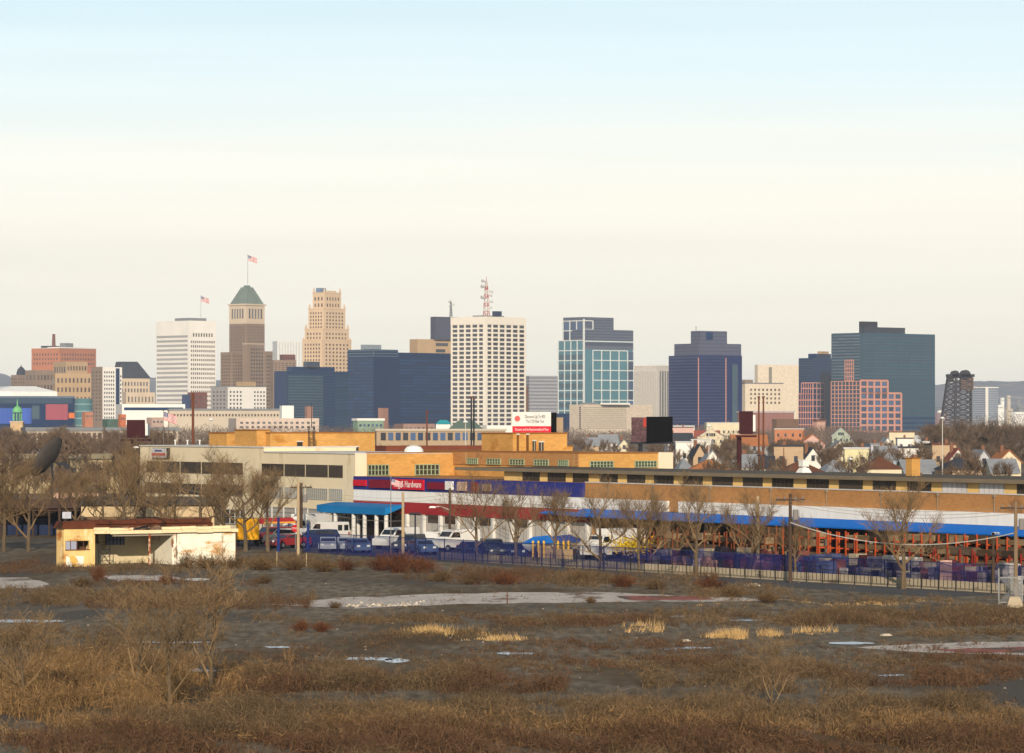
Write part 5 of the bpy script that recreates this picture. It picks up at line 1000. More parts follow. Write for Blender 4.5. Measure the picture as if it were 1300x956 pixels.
tc_ = t.nodes.new('ShaderNodeTexCoord'); mp_ = t.nodes.new('ShaderNodeMapping'); mp_.inputs['Scale'].default_value = (.12, 1, .9); n_ = t.nodes.new('ShaderNodeTexNoise'); n_.inputs['Scale'].default_value = 1; n_.inputs['Detail'].default_value = 5; r_ = t.nodes.new('ShaderNodeMapRange')
r_.inputs['From Min'].default_value = .35; r_.inputs['From Max'].default_value = .65; r_.inputs['To Min'].default_value = .22; r_.inputs['To Max'].default_value = .72
t.links.new(tc_.outputs['Object'], mp_.inputs[0]); t.links.new(mp_.outputs[0], n_.inputs['Vector']); t.links.new(n_.outputs['Fac'], r_.inputs['Value']); t.links.new(r_.outputs[0], b.inputs['Alpha'])
MB().add([(0, -.05, .1), (GL, -.05, .1), (GL, -.05, 2.0), (0, -.05, 2.0)], [(0, 1, 2, 3)]).build('windbreak_mesh', bm_, e)
n = int(GL / 3)
for i in range(n + 1): inst('fence_post', ucube('fence_post', M('post_blue', (50, 56, 84))), e, (i * GL / n, .03, 1.05), (.07, .07, 2.1))
MB().box(0, GL, 0, .05, 2.0, 2.06).build('top_rail', M('post_blue'), e)
# galvanised gate at the far right
D = gd(768); e = empty('chain_link_gate', (wx(1283, D), D, 0), R(12), label='pale galvanised chain link gate at the right end of the fence', cat='gate'); hw_ = 11 / FP * D * 1.5
MB().box(-hw_, hw_, 0, .05, 1.9, 1.98).box(-hw_, -hw_ + .09, 0, .06, 0, 2.6).box(hw_ - .09, hw_, 0, .06, 0, 2.0).box(-hw_, hw_, 0, .05, .15, .22).build('gate_frame', M('galvanised', (138, 138, 136)), e); m = MB()
for i in range(26): x = -hw_ + i * hw_ / 13; m.tube((x, .02, .2), (min(hw_, x + 1.7), .02, .2 + min(1.7, hw_ - x)), .012, .012, 3); m.tube((x, .02, 1.9), (min(hw_, x + 1.7), .02, 1.9 - min(1.7, hw_ - x)), .012, .012, 3)
m.build('chain_link', M('galvanised'), e)
o = MB().frus((-.6, .6, -.4, .4), 0, (-.35, .35, -.2, .2), .75).build('concrete_block', M('curb_concrete'), None, (*Wp(1288, 771), 0), label='pale concrete block at the foot of the rightmost utility pole', cat='concrete block')

# ------------------------------------------------ vehicles
tyre = M('tyre_black', (26, 26, 28)); rimm = M('rim_grey', (150, 150, 152), rough=.4, metal=.6); carglass = M('car_glass', (30, 36, 44), rough=.1, spec=.6); tail = M('tail_red', (150, 20, 24)); headl = M('lamp_clear', (220, 220, 214), rough=.2)
VP = {'van': (5.2, 2.0, [(0, .45), (0, 1.0), (.12, 1.12), (1.05, 1.3), (1.75, 2.05), (2.1, 2.2), (5.1, 2.2), (5.2, 2.1), (5.2, .45)]),
      'pickup': (5.4, 1.95, [(0, .5), (0, 1.0), (.1, 1.08), (1.35, 1.18), (1.95, 1.82), (3.15, 1.84), (3.35, 1.2), (5.4, 1.18), (5.4, .5)]),
      'car': (4.6, 1.8, [(0, .35), (0, .75), (.15, .85), (1.15, .98), (1.85, 1.42), (3.2, 1.44), (3.95, 1.02), (4.55, .98), (4.6, .4)]),
      'suv': (4.7, 1.9, [(0, .45), (0, .95), (.15, 1.05), (1.15, 1.15), (1.75, 1.75), (4.3, 1.78), (4.65, 1.1), (4.7, .45)]),
      'truck': (6.6, 2.2, [(0, .5), (0, 1.2), (.12, 1.4), (.7, 1.55), (1.1, 2.3), (2.0, 2.35), (2.05, .5)])}
def vehicle(kind, x, y, rz, col, label, name=None, box=None, group=None, cat=None):
    L_, Wd, pr = VP[kind]; e = empty(name or {'van': 'cargo_van', 'pickup': 'pickup_truck', 'car': 'parked_car', 'suv': 'parked_car', 'truck': 'box_truck'}[kind], (x, y, 0), rz, label=label, cat=cat or {'van': 'van', 'pickup': 'pickup truck', 'car': 'car', 'suv': 'car', 'truck': 'truck'}[kind], group=group)
    paint = M('paint_%d_%d_%d' % col, col, rough=.35, var=.05, spec=.5); h = Wd / 2; m = MB(); n = len(pr)
    tap = lambda z: h * (1 - .13 * max(0, (z - 1.0)) / 1.0)
    vs_ = [(px - L_ / 2, -tap(z), z) for px, z in pr] + [(px - L_ / 2, tap(z), z) for px, z in pr]
    m.add(vs_, [tuple(range(n)), tuple(range(2 * n - 1, n - 1, -1))] + [(i, n + i, n + (i + 1) % n, (i + 1) % n) for i in range(n)]); m.build('body', paint, e)
    if box: MB().box(2.15 - L_ / 2, L_ / 2, -1.12, 1.12, .75, 2.9).build('cargo_box', M('paint_%d_%d_%d' % box, box, rough=.5), e); MB().box(2.05 - L_ / 2, L_ / 2, -.5, .5, .5, .74).build('chassis', darkm, e)
    zt = max(z for _, z in pr); zb = zt - (.62 if kind != 'van' else .75)
    i0 = {'van': 3, 'pickup': 3, 'car': 3, 'suv': 3, 'truck': 3}[kind]; (xa, za), (xb, zb_) = pr[i0], pr[i0 + 1]
    for s in (-1, 1):
        q = lambda f, z, o=.012: (xa + (xb - xa) * f - L_ / 2 + .12, s * (tap(z) + o), z)
        x2 = {'van': 2.6, 'pickup': 3.1, 'car': 3.5, 'suv': 4.0, 'truck': 1.95}[kind] - L_ / 2; m = MB(); z0, z1 = za + .12, zb_ - .1
        f0, f1 = .22, .86; m.add([q(f0, z0), (x2, s * (tap(z0) + .012), z0), (x2 - .06, s * (tap(z1) + .012), z1), q(f1, z1)], [(0, 1, 2, 3) if s < 0 else (3, 2, 1, 0)]); m.build('side_window', carglass, e)
        for wxp in (.95, L_ - 1.05 if kind != 'truck' else L_ - 1.4):
            wv = MB().tube((wxp - L_ / 2, s * (h - .22), .36), (wxp - L_ / 2, s * (h + .02), .36), .36, .36, 14).build('wheel', tyre, e); MB().tube((wxp - L_ / 2, s * (h + .021), .36), (wxp - L_ / 2, s * (h + .035), .36), .2, .18, 10).build('rim', rimm, wv)
        MB().box(-L_ / 2 - .02, -L_ / 2 + .03, s * h * .55 - .16, s * h * .55 + .16, .68, .86).build('headlight', headl, e)
        if kind != 'truck': MB().box(L_ / 2 - .03, L_ / 2 + .02, s * h * .82 - .09, s * h * .82 + .09, .8, 1.1).build('tail_light', tail, e)
    g = .1; MB().add([(xa - L_ / 2 + .1, -h * .82, za + .1), (xa - L_ / 2 + .1, h * .82, za + .1), (xb - L_ / 2 - .09, h * .76, zb_ - .06), (xb - L_ / 2 - .09, -h * .76, zb_ - .06)], [(0, 3, 2, 1)]).build('windscreen', carglass, e)
    if kind == 'van':
        for s in (-1, 1): MB().box(L_ / 2 - .01, L_ / 2 + .03, s * .45 - .3, s * .45 + .3, 1.3, 1.9).build('rear_window', carglass, e)
    if kind == 'pickup': MB().box(3.5 - L_ / 2, L_ / 2 - .1, -.8, .8, 1.19, 1.22).build('bed', darkm, e)
    return e
def vput(kind, px, py, rot, col, label, **k):      # stands on the yard at the given ground point
    p = Wp(px, py); return vehicle(kind, p.x, p.y, rot, col, label, **k)
WHT, BLU, RED, DGR, SIL, NAV = (218, 214, 206), (64, 82, 120), (134, 32, 38), (60, 64, 66), (160, 166, 172), (38, 50, 84)
vput('truck', 314, 693, R(-84), (60, 60, 62), 'truck with a bright yellow box parked beside the ruined station', box=(226, 160, 20))
vput('truck', 388, 686, TH + R(25), WHT, 'white truck with a white box body behind the utility poles', box=WHT)
vput('van', 415, 688, TH + R(105) + R(180), WHT, 'white cargo van showing its rear windows left of the entrance canopy')
vput('suv', 364, 692, TH + R(-60), WHT, 'white parked car behind the red one', )
vput('car', 366, 696, TH + R(10), RED, 'red parked car with pale bonnet near the blue post'); vput('suv', 344, 690, TH, (120, 30, 34), 'dark red vehicle half hidden by the bare tree')
vput('suv', 402, 694, TH + R(5), NAV, 'navy blue parked car in front of the white van'); vput('car', 417, 700, TH + R(60), SIL, 'silver parked car showing its nose by the mesh fence'); vput('car', 437, 700, TH + R(75), SIL, 'silver parked car with pale number plate by the mesh fence'); vput('car', 455, 702, TH + R(75), BLU, 'blue parked car behind the blue mesh, right of two silver cars')
vput('van', 503, 697, TH + R(20), WHT, 'white van with dark windows right of the entrance canopy'); vput('suv', 520, 701, TH + R(40), DGR, 'grey parked car behind the white van by the mesh fence')
vput('pickup', 551, 698, TH + R(200), WHT, 'white pickup truck with dark cab windows behind the dark pole'); vput('van', 577, 700, TH + R(10), WHT, 'white van right of the dark street lamp pole'); vput('car', 536, 704, TH + R(80), BLU, 'blue parked car seen through the mesh near the lamp post')
vput('truck', 778, 710, TH + R(15), WHT, 'white flatbed truck among the trees beside the lumber racks', box=WHT)
vput('car', 600, 707, TH + R(80), NAV, 'dark blue parked car left of the tan concrete block'); vput('suv', 625, 708, TH + R(70), DGR, 'charcoal parked car behind the blue mesh between two trees'); vput('car', 650, 709, TH + R(75), NAV, 'navy parked car next to the tan concrete block')
# stop sign, blue sign post
p = Wp(375, 697); e = empty('stop_sign', (p.x, p.y, 0), 0, label='small red octagonal stop sign near the red car', cat='sign'); MB().tube((0, 0, 0), (0, 0, 2.2), .04).build('post', rimm, e)
o = MB().lathe([(.4, 0), (.4, .03)], 8).build('sign_plate', M('stop_red', (180, 26, 34)), e, (0, -.06, 2.1)); o.rotation_euler = (R(90), R(22.5), 0)
t = bpy.data.objects.new('lettering', text_mesh('STOP', .26, fw_)); COL.objects.link(t); t.parent = e; t.rotation_euler = (R(90), 0, 0); t.location = (0, -.12, 2.1)
for px, yb, yt, lb in [(353.5, 700, 657, 'blue steel post between the red canopy and white car'), (391, 700, 665, 'blue steel post left of the navy car')]:
    e, h, _ = pole_at('steel_post', px, yb, yt, .16, lb, M('post_bright_blue', (34, 52, 110)), None, 8, 'post')
e = empty('market_awning', (*Wp(350, 688), 0), TH, label='red and yellow awning over stalls behind the bare tree', cat='awning'); MB().frus((-2.2, 2.2, -1, 1), 2.0, (-1.8, 1.8, -.4, .4), 2.6).build('canopy', sred, e)
for s in (-2, 2):
    for q in (-.9, .9): MB().tube((s, q, 0), (s, q, 2.0), .05).build('leg', darkm, e)
MB().box(-1.9, 1.9, -.96, -.93, 2.02, 2.2).build('trim', M('trim_yellow', (214, 160, 60)), e)
# tan concrete block with yellow bollards, boats
p = Wp(698, 715); e = empty('concrete_barrier', (p.x, p.y, 0), fth + R(2), label='tan concrete loading block seen behind the blue mesh', cat='barrier'); MB().box(-1.9, 1.9, 0, 1.2, 0, 1.3).box(-1.9, -.5, 0, 1.2, 1.31, 1.55).build('block', M('block_tan', (184, 156, 112), var=.1), e)
for i, q in enumerate((-1.55, -1.05, -.55, .75, 1.25, 1.7)):
    o = MB().tube((0, 0, 0), (0, 0, 2.0), .1, .1, 10).lathe([(.1, 2.0), (.04, 2.08)], 10).build('bollard', M('bollard_yellow', (224, 176, 52)), None, (p.x + q, p.y - .5, 0), label='yellow steel bollard in front of the tan concrete block', cat='bollard', group='yellow bollards at the concrete block')
for i, (px, py, c, lb) in enumerate([(690, 706, (36, 110, 190), 'bright blue covered boat on blocks beyond the concrete block'), (716, 705, (34, 70, 140), 'darker blue covered boat right of the bright blue one')]):
    p = Wp(px, py); e = empty('covered_boat', (p.x, p.y, 0), TH + R(200), label=lb, cat='boat'); m = MB(); m.add([(-2.6, 0, 1.5), (-1.4, -.9, 1.3), (2.2, -.95, 1.2), (2.2, .95, 1.2), (-1.4, .9, 1.3), (-1.2, 0, .6), (2.1, 0, .5)], [(0, 1, 5), (1, 2, 6, 5), (2, 3, 6), (3, 4, 5, 6), (4, 0, 5)]); m.build('hull', white, e)
    MB().add([(-2.6, 0, 1.52), (-1.4, -.95, 1.32), (2.25, -1, 1.22), (2.25, 1, 1.22), (-1.4, .95, 1.32), (-.8, 0, 2.0), (1.6, 0, 1.9)], [(0, 1, 5), (1, 2, 6, 5), (2, 3, 6), (3, 4, 5, 6), (4, 0, 5)]).build('cover', M('cover_%d' % i, c, rough=.6), e)
    for s in (-1, 1.6): MB().box(s - .15, s + .15, -.6, .6, 0, .62).build('block', wood_d, e)
# ------------------------------------------------ lumber racks and goods in the yard (store frame)
orange = M('rack_orange', (178, 76, 38), var=.12); lum = [M('lumber_%d' % i, c, var=.2, sc3=(.3, 2, 2), fine=(.2, (.5, 6, 6))) for i, c in enumerate([(112, 90, 62), (78, 60, 42), (140, 118, 88), (60, 48, 38), (92, 76, 60)])]  # lumber colours darkened to stand in for shade over the racks
rk = random.Random(3)
def rack(c, y, ln, h, n, label, red=False):
    x_, y_ = W(c, y); e = empty('lumber_rack', (x_, y_, 0), TH + R(-90), label=label, cat='rack', group='orange lumber racks under the canopy'); m_ = M('rack_red', (140, 46, 30)) if red else (M('rack_brown', (120, 66, 40)) if 'trunk' in label or 'pale fence' in label else orange)
    for i in range(n):
        X_ = -ln / 2 + ln * i / (n - 1); m = MB().box(X_ - .05, X_ + .05, -1.15, -1.05, 0, h + rk.uniform(0, .3)).box(X_ - .05, X_ + .05, 0, .12, 0, h)
        for z in (.35, 1.3, 2.2, 3.0):
            if z < h - .1: m.box(X_ - .07, X_ + .07, -1.1, 0, z, z + .12)
        m.build('upright', m_, e)
    for z in (.48, 1.43, 2.33, 3.13):
        if z < h:
            a = -ln / 2
            while a < ln / 2 - .5:
                b_ = min(ln / 2, a + rk.uniform(1.6, 4)); hh = rk.uniform(.3, .68)
                if rk.random() < .85: MB().box(a, b_ - .1, -1.05 + rk.uniform(0, .2), -.05, z, z + hh).build('lumber_stack', rk.choice(lum), e)
                a = b_
kk = 0
for px0, px1, c, h, red in [(828, 868, -5, 2.9, 0), (872, 920, -5, 3.1, 0), (925, 985, -5.5, 3.1, 0), (1006, 1052, -5.2, 3.6, 0), (1052, 1100, -5.4, 3.6, 0), (1100, 1150, -5.6, 3.2, 0), (1152, 1200, -6.2, 2.6, 1), (1200, 1250, -6.4, 2.6, 1), (1250, 1312, -6.6, 2.5, 1), (1150, 1240, -3.0, 3.6, 0), (1240, 1320, -3.2, 3.6, 0), (940, 1010, -2.8, 3.6, 0)]:
    ya, yb = SY(px1, c)[0], SY(px0, c)[0]; kk += 1
    rack(c, (ya + yb) / 2, yb - ya - .3, h, max(3, int((yb - ya) / 1.05)), ('red' if red else 'orange') + ' lumber rack under the blue canopy, ' + ['leftmost, behind three trunks', 'behind the leaning double trunk', 'left of the pale fence pole', 'just right of the dark crossarm pole', 'left of the lone yard tree', 'behind the lone yard tree', 'low, first right of the lone tree', 'low, left of the dark lamp post', 'low, at the right edge', 'tall, farther back above the low red ones', 'tall, farther back at the right edge', 'farther back near the pale fence pole'][kk - 1], red)
gc_ = [(150, 112, 104), (98, 48, 50), (176, 168, 160), (70, 78, 112), (176, 160, 134), (52, 46, 54), (118, 70, 62), (130, 122, 140)]
for i in range(92):
    px = 838 + (i % 46) * 10.3 + rk.uniform(-2, 2) + 5 * (i // 46); c = -11.8 + 1.5 * (i // 46) + rk.uniform(-.5, .8); y = SY(px, c)[0]; x_, y_ = W(c, y); h = rk.uniform(.9, 1.6) + .5 * (i // 46); i = rk.randrange(8); col = gc_[i]; w_ = rk.uniform(.8, 1.15)
    lb = ['pink wrapped', 'maroon', 'white shrink wrapped', 'blue grey', 'cream', 'dark', 'brick red', 'lilac'][i % 8] + ' pallet of goods behind the blue mesh, ' + ['left of the leaning double trunk', 'by the pale fence pole', 'right of the dark crossarm pole', 'before the orange uprights', 'left of the lone tree', 'right of the lone tree', 'near the dark lamp post'][min(6, int((px - 840) / 66))]
    e = empty('goods_pallet', (x_, y_, 0), TH + R(rk.uniform(-6, 6)), label=lb, cat='pallet', group='goods pallets along the mesh fence'); MB().box(-.55, .55, -.55, .55, 0, .14).build('pallet', lum[0], e)
    m = MB(); nl = max(2, int(h / .35))
    for q in range(nl): o_ = rk.uniform(-.04, .04); m.box(-w_ / 2 + o_, w_ / 2 + o_, -.5, .5, .15 + q * h / nl, .15 + (q + .93) * h / nl)
    m.build('load', M('load_%d' % (i % 8), col, var=.2, sc3=(2, 2, 2)), e)
for px, c, w_, h, col, lb in [(803, -7, 3.6, 2.2, (196, 172, 40), 'heap of yellow green goods under the canopy left of the racks'), (236, -9, 1.8, 3.6, (206, 170, 40), 'yellow leafy shrub beside the tan office, behind the ruined station')]:
    y = SY(px, c)[0]; x_, y_ = W(c, y); V = np.random.RandomState(int(px)).normal(0, 1, (1500, 3)) * np.array([w_ / 3.2, .5, h / 6]) + np.array([x_, y_, h * .7]); d = np.random.RandomState(1).normal(0, .12, (1500, 2, 3))
    o = np_tris('yellow_shrub', np.stack([V, V + d[:, 0], V + d[:, 1]], 1), M('yellow_leaf', (206, 172, 40), island=.3)); tag(o, lb, 'shrub')
# pink trade poster on the fence
p = Wp(1201, 747); o = MB().box(-.5, .5, -.02, .02, .5, 2.2).box(-.48, -.42, -.03, .03, 0, .5).box(.42, .48, -.03, .03, 0, .5).build('poster_board', M('poster_pink', (200, 160, 146), var=.35, sc3=(2, 2, 2)), None, (p.x, p.y, 0), TH - R(60), label='pale pink upright board at the right of the pallets', cat='board')
# ------------------------------------------------ ruined filling station
SX0, SY0 = -40.6, 316.0; e = empty('ruined_station', (SX0, SY0, 0), TH, label='derelict white filling station with rust stained walls and an open service bay', cat='derelict building')
och = M('ochre_wall', (228, 190, 124), var=.16, sc3=(.6, .6, .35), stain=[((168, 96, 36), .55, (.5, .5, .9), .14), ((240, 222, 180), .60, (.9, .9, .5), .08)], fine=(.12, (5, 5, 1.2)))
cwall = M('peeling_cream_wall', (242, 232, 208), var=.08, sc3=(.7, .7, .5), stain=[((198, 146, 84), .555, (.45, .45, 1.0), .12), ((140, 92, 56), .62, (.8, .8, .35), .04), ((128, 112, 92), .60, (1.6, 1.6, .25), .08)], fine=(.08, (4, 4, 1.2)))
inwall = M('bay_wall_cream', (206, 190, 152), var=.12, stain=[((150, 116, 76), .58, (.6, .6, .8), .12)], sc3=(.6, .6, .6)); rroof = M('rusty_roof', (96, 52, 32), var=.3, sc3=(.8, .8, .8), stain=[((60, 38, 28), .55, (.7, .7, .7), .08)]); fas = M('fascia_cream', (236, 212, 168), var=.12, sc3=(.5, .5, 1), stain=[((170, 98, 44), .60, (.7, .7, 2.5), .06)])
HZ = 3.42; m = MB()
# left office block with a real window opening: x .85..3.15, z 1.55..2.3
m.box(.7, .85, 0, .22, 0, HZ).box(3.15, 3.7, 0, .22, 0, HZ).box(.85, 3.15, 0, .22, 0, 1.55).box(.85, 3.15, 0, .22, 2.32, HZ)
m.box(.7, .9, .22, 1.7, 0, HZ).box(3.48, 3.7, .22, 5.2, 0, HZ); m.build('office_wall', och, e)
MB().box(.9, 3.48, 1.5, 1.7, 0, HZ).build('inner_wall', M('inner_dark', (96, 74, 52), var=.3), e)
w_ = MB().box(.85, 1.95, .1, .13, 1.55, 2.32).build('window', M('window_milky', (156, 160, 176), rough=.3), e)
MB().box(.82, 3.18, -.06, .06, 1.47, 1.55).box(1.95, 2.02, .05, .14, 1.55, 2.32).box(.85, .9, .05, .14, 1.55, 2.32).box(1.35, 1.4, .05, .14, 1.55, 2.32).box(2.6, 2.64, .05, .14, 1.55, 2.32).build('frame', rust, w_)
MB().box(.9, 2.6, -.03, -.004, .02, .95).build('pale_patch', M('patch_white', (238, 230, 212), var=.1, stain=[((226, 176, 92), .5, (1.2, 1, 1.2), .05)]), e)
mr = MB(); mr.frus((.5, 3.9, -.2, 2.1), HZ + .01, (.8, 3.8, .35, 1.9), 4.05); mr.build('roof', rroof, e)
# service bay and long right wall
m = MB(); m.box(3.7, 11.5, 5.0, 5.2, 0, 2.95); m.build('bay_wall', inwall, e)
m = MB(); m.box(11.28, 11.5, 0, 5.0, 0, 2.95).box(11.5, 17.6, 0, .22, 0, 2.95).box(17.38, 17.6, .22, 7, 0, 2.95).box(3.7, 17.4, 6.8, 7, 0, 3.3); m.build('wall', cwall, e)
MB().box(17.6, 17.66, .0, .35, 0, 2.9).build('broken_edge', M('brick_edge', (150, 104, 84), var=.3, sc3=(3, 3, 3)), e)
rj = random.Random(8); m = MB(); x = 3.5
while x < 17.7:
    x2 = min(17.75, x + rj.uniform(1.2, 2.8)); dz = rj.uniform(-.03, .03); m.box(x, x2 - .03, -.35, -.2, 2.9 + dz, 3.2 + dz); 
    if rj.random() < .62: m.box(x, x2 - .06, -.22, -.08, 3.22 + dz, 3.45 + dz)
    x = x2
m.build('fascia', fas, e)
MB().box(3.72, 17.6, -.2, 6.8, 2.96, 3.12).build('roof_slab', M('slab_grey', (120, 110, 100), var=.2), e)
m = MB(); m.box(3.8, 17.5, 4.6, 6.9, 3.31, 3.62)
x = 4.2
while x < 17.2:      # the back parapet is broken into uneven lengths
    x2 = min(17.3, x + rj.uniform(.7, 2.0)); zt_ = rj.uniform(3.86, 4.08); m.frus((x, x2 - .01, 4.4, 7), 3.63, (x + rj.uniform(0, .12), x2 - rj.uniform(.01, .15), 4.9, 6.8), zt_); x = x2
m.frus((3.9, 5.6, .6, 2.4), 3.13, (4.1, 5.3, .8, 2.0), 3.5); m.build('back_parapet', rroof, e)
m = MB()
for i in range(150): a, b = rj.uniform(4, 17), rj.uniform(.1, 4.2); s = rj.uniform(.1, .5); m.frus((a, a + s * 1.6, b, b + s), 3.13, (a + .1, a + s, b + .05, b + s * .6), 3.13 + rj.uniform(.05, .32))
m.build('roof_debris', M('debris_mixed', (120, 96, 76), var=.5, sc3=(1.5, 1.5, 1.5), island=.5), e)
MB().add([(5.6, -.25, 3.5), (7.6, -.25, 3.22), (9, -.2, 3.5), (9, .5, 3.6), (7.6, .4, 3.3), (5.6, .4, 3.6)], [(0, 1, 4, 5), (1, 2, 3, 4)]).build('torn_felt', shade, e)
MB().box(8.92, 9.08, -.12, .04, 0, 2.9).build('post', M('post_rust_white', (226, 200, 170), var=.2, sc3=(1, 1, .6), stain=[((150, 74, 34), .48, (1, 1, .8), .05)]), e)
MB().box(5.4, 11.28, -.1, .1, 2.66, 2.88).build('header', M('header_grey', (150, 138, 122)), e)
wv = MB().box(6.9, 8.7, 4.93, 4.99, 1.7, 2.7).build('window', M('window_bluegrey', (110, 122, 150), rough=.3), e); m = MB()
for i in range(6): m.box(6.9 + i * .36 - .03, 6.9 + i * .36 + .03, 4.88, 4.93, 1.7, 2.7)
m.box(6.9, 8.7, 4.86, 4.88, 2.15, 2.2); m.build('frame', darkm, wv)
MB().box(4.05, 4.75, 4.92, 4.99, 0, 1.9).build('door', M('door_dark', (40, 44, 40)), e)
MB().box(3.75, 5.4, 3.2, 3.4, 1.9, 2.9).build('shade_panel', M('inner_dark'), e)  # dark panel added for the shade in the bay's upper left
m = MB()
for s in (0, 1.1): m.tube((5.0 + s * 1.0, 2.2, 0), (5.0 + s, 2.2, 2.2), .04, .04, 5)
for z in (.1, .75, 1.4, 2.1): m.tube((5.0, 2.2, z), (6.1, 2.2, z), .03, .03, 4)
m.tube((5, 2.2, .1), (6.1, 2.2, 1.4), .03, .03, 4).tube((6.1, 2.2, .1), (5, 2.2, 1.4), .03, .03, 4).tube((5, 2.2, 2.1), (6.1, 2.2, .75), .03, .03, 4)
o = m.build('metal_rack', darkm, None, (SX0, SY0, 0), TH, label='rusty metal scaffold frame standing inside the open service bay', cat='frame')
p = Vector((SX0 + CT * 3.3 - ST * 5.5, SY0 + ST * 3.3 + CT * 5.5)); e = empty('roof_sign', (*p, 4.05), 0, label='small pale sign box on a post above the ruined station roof', cat='sign'); MB().box(-.4, .4, -.1, .1, .12, .72).build('sign_face', M('sign_pale', (176, 176, 184), var=.2, sc3=(3, 3, 3)), e); MB().box(-.08, .08, -.06, .06, 0, .12).box(.42, .46, -.05, .05, 0, .8).build('post', darkm, e)

# ------------------------------------------------ near trees
def nt_(i, px, py, yt, label, k, rz=0, wid=1.0, D=None, mesh=NEAR):
    D = D or gd(py); h = wz(yt, D) * 1.0; return tree(mesh[k % len(mesh)], wx(px, D), D, h, 7.6 if mesh is NEAR else 8.6, rz, wid, label=label, cat='tree', group='bare trees along the yard and the street')
TR = [(605, 712, 614, 'bare tree with forked trunk, first of the row along the iron fence', 0), (655, 713, 618, 'bare tree with an upright forked trunk behind the fence, second from the store entrance', 1), (704, 716, 626, 'slender bare tree before the tan concrete block', 3), (762, 723, 616, 'bare tree with several dark leaning trunks before the blue boats', 4), (812, 726, 622, 'tall bare tree left of the leaning double trunk', 2), (822, 726, 630, 'bare tree with a leaning double trunk by the low concrete wall', 1), (884, 731, 622, 'bare tree behind the rusty bushes by the fence', 0), (953, 733, 630, 'bare tree just left of the pale fence pole', 2), (1147, 748, 628, 'lone bare tree with wide crown in front of the blue canopy', 0), (1010, 737, 660, 'low bare tree by the dark crossarm pole', 3),
      (312, 700, 598, 'large spreading bare tree right of the ruined station, before the tan office', 2), (284, 695, 590, 'bare tree beside the yellow truck, before the tan office', 0), (255, 692, 584, 'bare tree over the ruined station roof, before the office windows', 4), (210, 690, 590, 'bare tree before the left half of the tan office', 1), (158, 690, 585, 'bare tree above the left end of the station roof', 0), (340, 700, 600, 'bare tree near the red awning', 3), (5, 700, 588, 'pale trunked bare tree at the far left edge before the dark shed', 2), (36, 700, 596, 'bare tree with leaning pale trunk before the dark shed', 1), (-20, 700, 590, 'bare tree cut by the left edge of the view', 0), (130, 688, 600, 'bare tree right of the black floodlight pole', 4), (96, 690, 604, 'thin bare tree behind the left end of the station', 3), (182, 686, 572, 'dense bare tree against the left corner of the tan office', 2)]
for i, (px, py, yt, lb, k) in enumerate(TR): nt_(i, px, py, yt, lb, k, rz=i * 1.3, wid=1.12 if px in (1147, 312, 255, 284) else 1.0)
for i, (px, yt, D) in enumerate([(170, 566, 470), (150, 578, 480), (12, 575, 500), (60, 590, 470), (120, 590, 500), (925, 585, 520), (960, 588, 470), (1085, 580, 560), (1240, 585, 560), (1205, 592, 540), (905, 590, 540), (985, 592, 520), (1270, 590, 555), (35, 582, 520), (-15, 575, 480), (88, 596, 460)]):
    tree(FAR[i % 4], wx(px, D), D, wz(yt, D), 9, i, 1.1, label='brown leafless tree in the strip behind the near buildings and sheds', cat='tree', group='brown trees behind the near buildings')
# saplings in the foreground left
for i, (px, py, yt, k, wd, lb) in enumerate([(175, 880, 762, 0, 1.5, 'multi stemmed bare sapling, leftmost of the foreground pair'), (268, 872, 728, 1, 1.35, 'tall multi stemmed bare sapling at the centre of the foreground thicket'), (215, 905, 770, 1, 1.5, 'bare shrubby sapling between two taller foreground ones'), (980, 900, 820, 0, 1.5, 'thin bare sapling in the foreground right'), (30, 900, 790, 0, 1.5, 'bare sapling at the left edge of the foreground')]):
    D = gd(py); tree(UP[k], wx(px, D), D, wz(yt, D) * 1.0, 7.0, i * 2.1, wd, name='sapling', label=lb, cat='sapling')

# ------------------------------------------------ bushes and weeds
def bush_mesh(seed, n=260, flat=.7, mat=None):
    rs = random.Random(seed); m = MB()
    for i in range(n):
        az = rs.uniform(0, 6.28); el = rs.uniform(.25, 1.5); ln = rs.uniform(.55, 1.05); b = Vector((rs.uniform(-.35, .35), rs.uniform(-.35, .35), 0)); d = Vector((math.cos(az) * math.cos(el), math.sin(az) * math.cos(el), math.sin(el) * flat + .15)); e_ = b + d * ln; s = d.cross(Vector((0, 0, 1))).normalized() * .008
        m.add([b - s, b + s, e_], [(0, 1, 2)])
        for _ in range(7):
            q = b + d * ln * rs.uniform(.35, 1); dd = (d + Vector((rs.uniform(-.8, .8), rs.uniform(-.8, .8), rs.uniform(-.2, .8)))).normalized() * rs.uniform(.08, .22); s2 = dd.cross(Vector((rs.random(), rs.random(), .3))).normalized() * .011; m.add([q - s2, q + s2, q + dd], [(0, 1, 2)])
    return m.mesh('bush', mat)
brust = M('bush_rust', (100, 62, 40), rough=1, var=.3, sc3=(2, 2, 2), island=.35, rnd=0, spec=.05); bbrn = M('bush_brown', (100, 78, 52), rough=1, var=.3, sc3=(2, 2, 2), island=.35, spec=.05)
BR = [bush_mesh(i, mat=brust) for i in range(3)]; BB = [bush_mesh(10 + i, mat=bbrn) for i in range(3)]
def bush(me, px, py, wpx, hpx, label, group):
    D = gd(py); o = inst('bush', me, None, (wx(px, D), D, 0), (wpx / FP * D / 2, wpx / FP * D / 2, hpx / FP * D), rng.uniform(0, 6)); tag(o, label, 'bush', group)
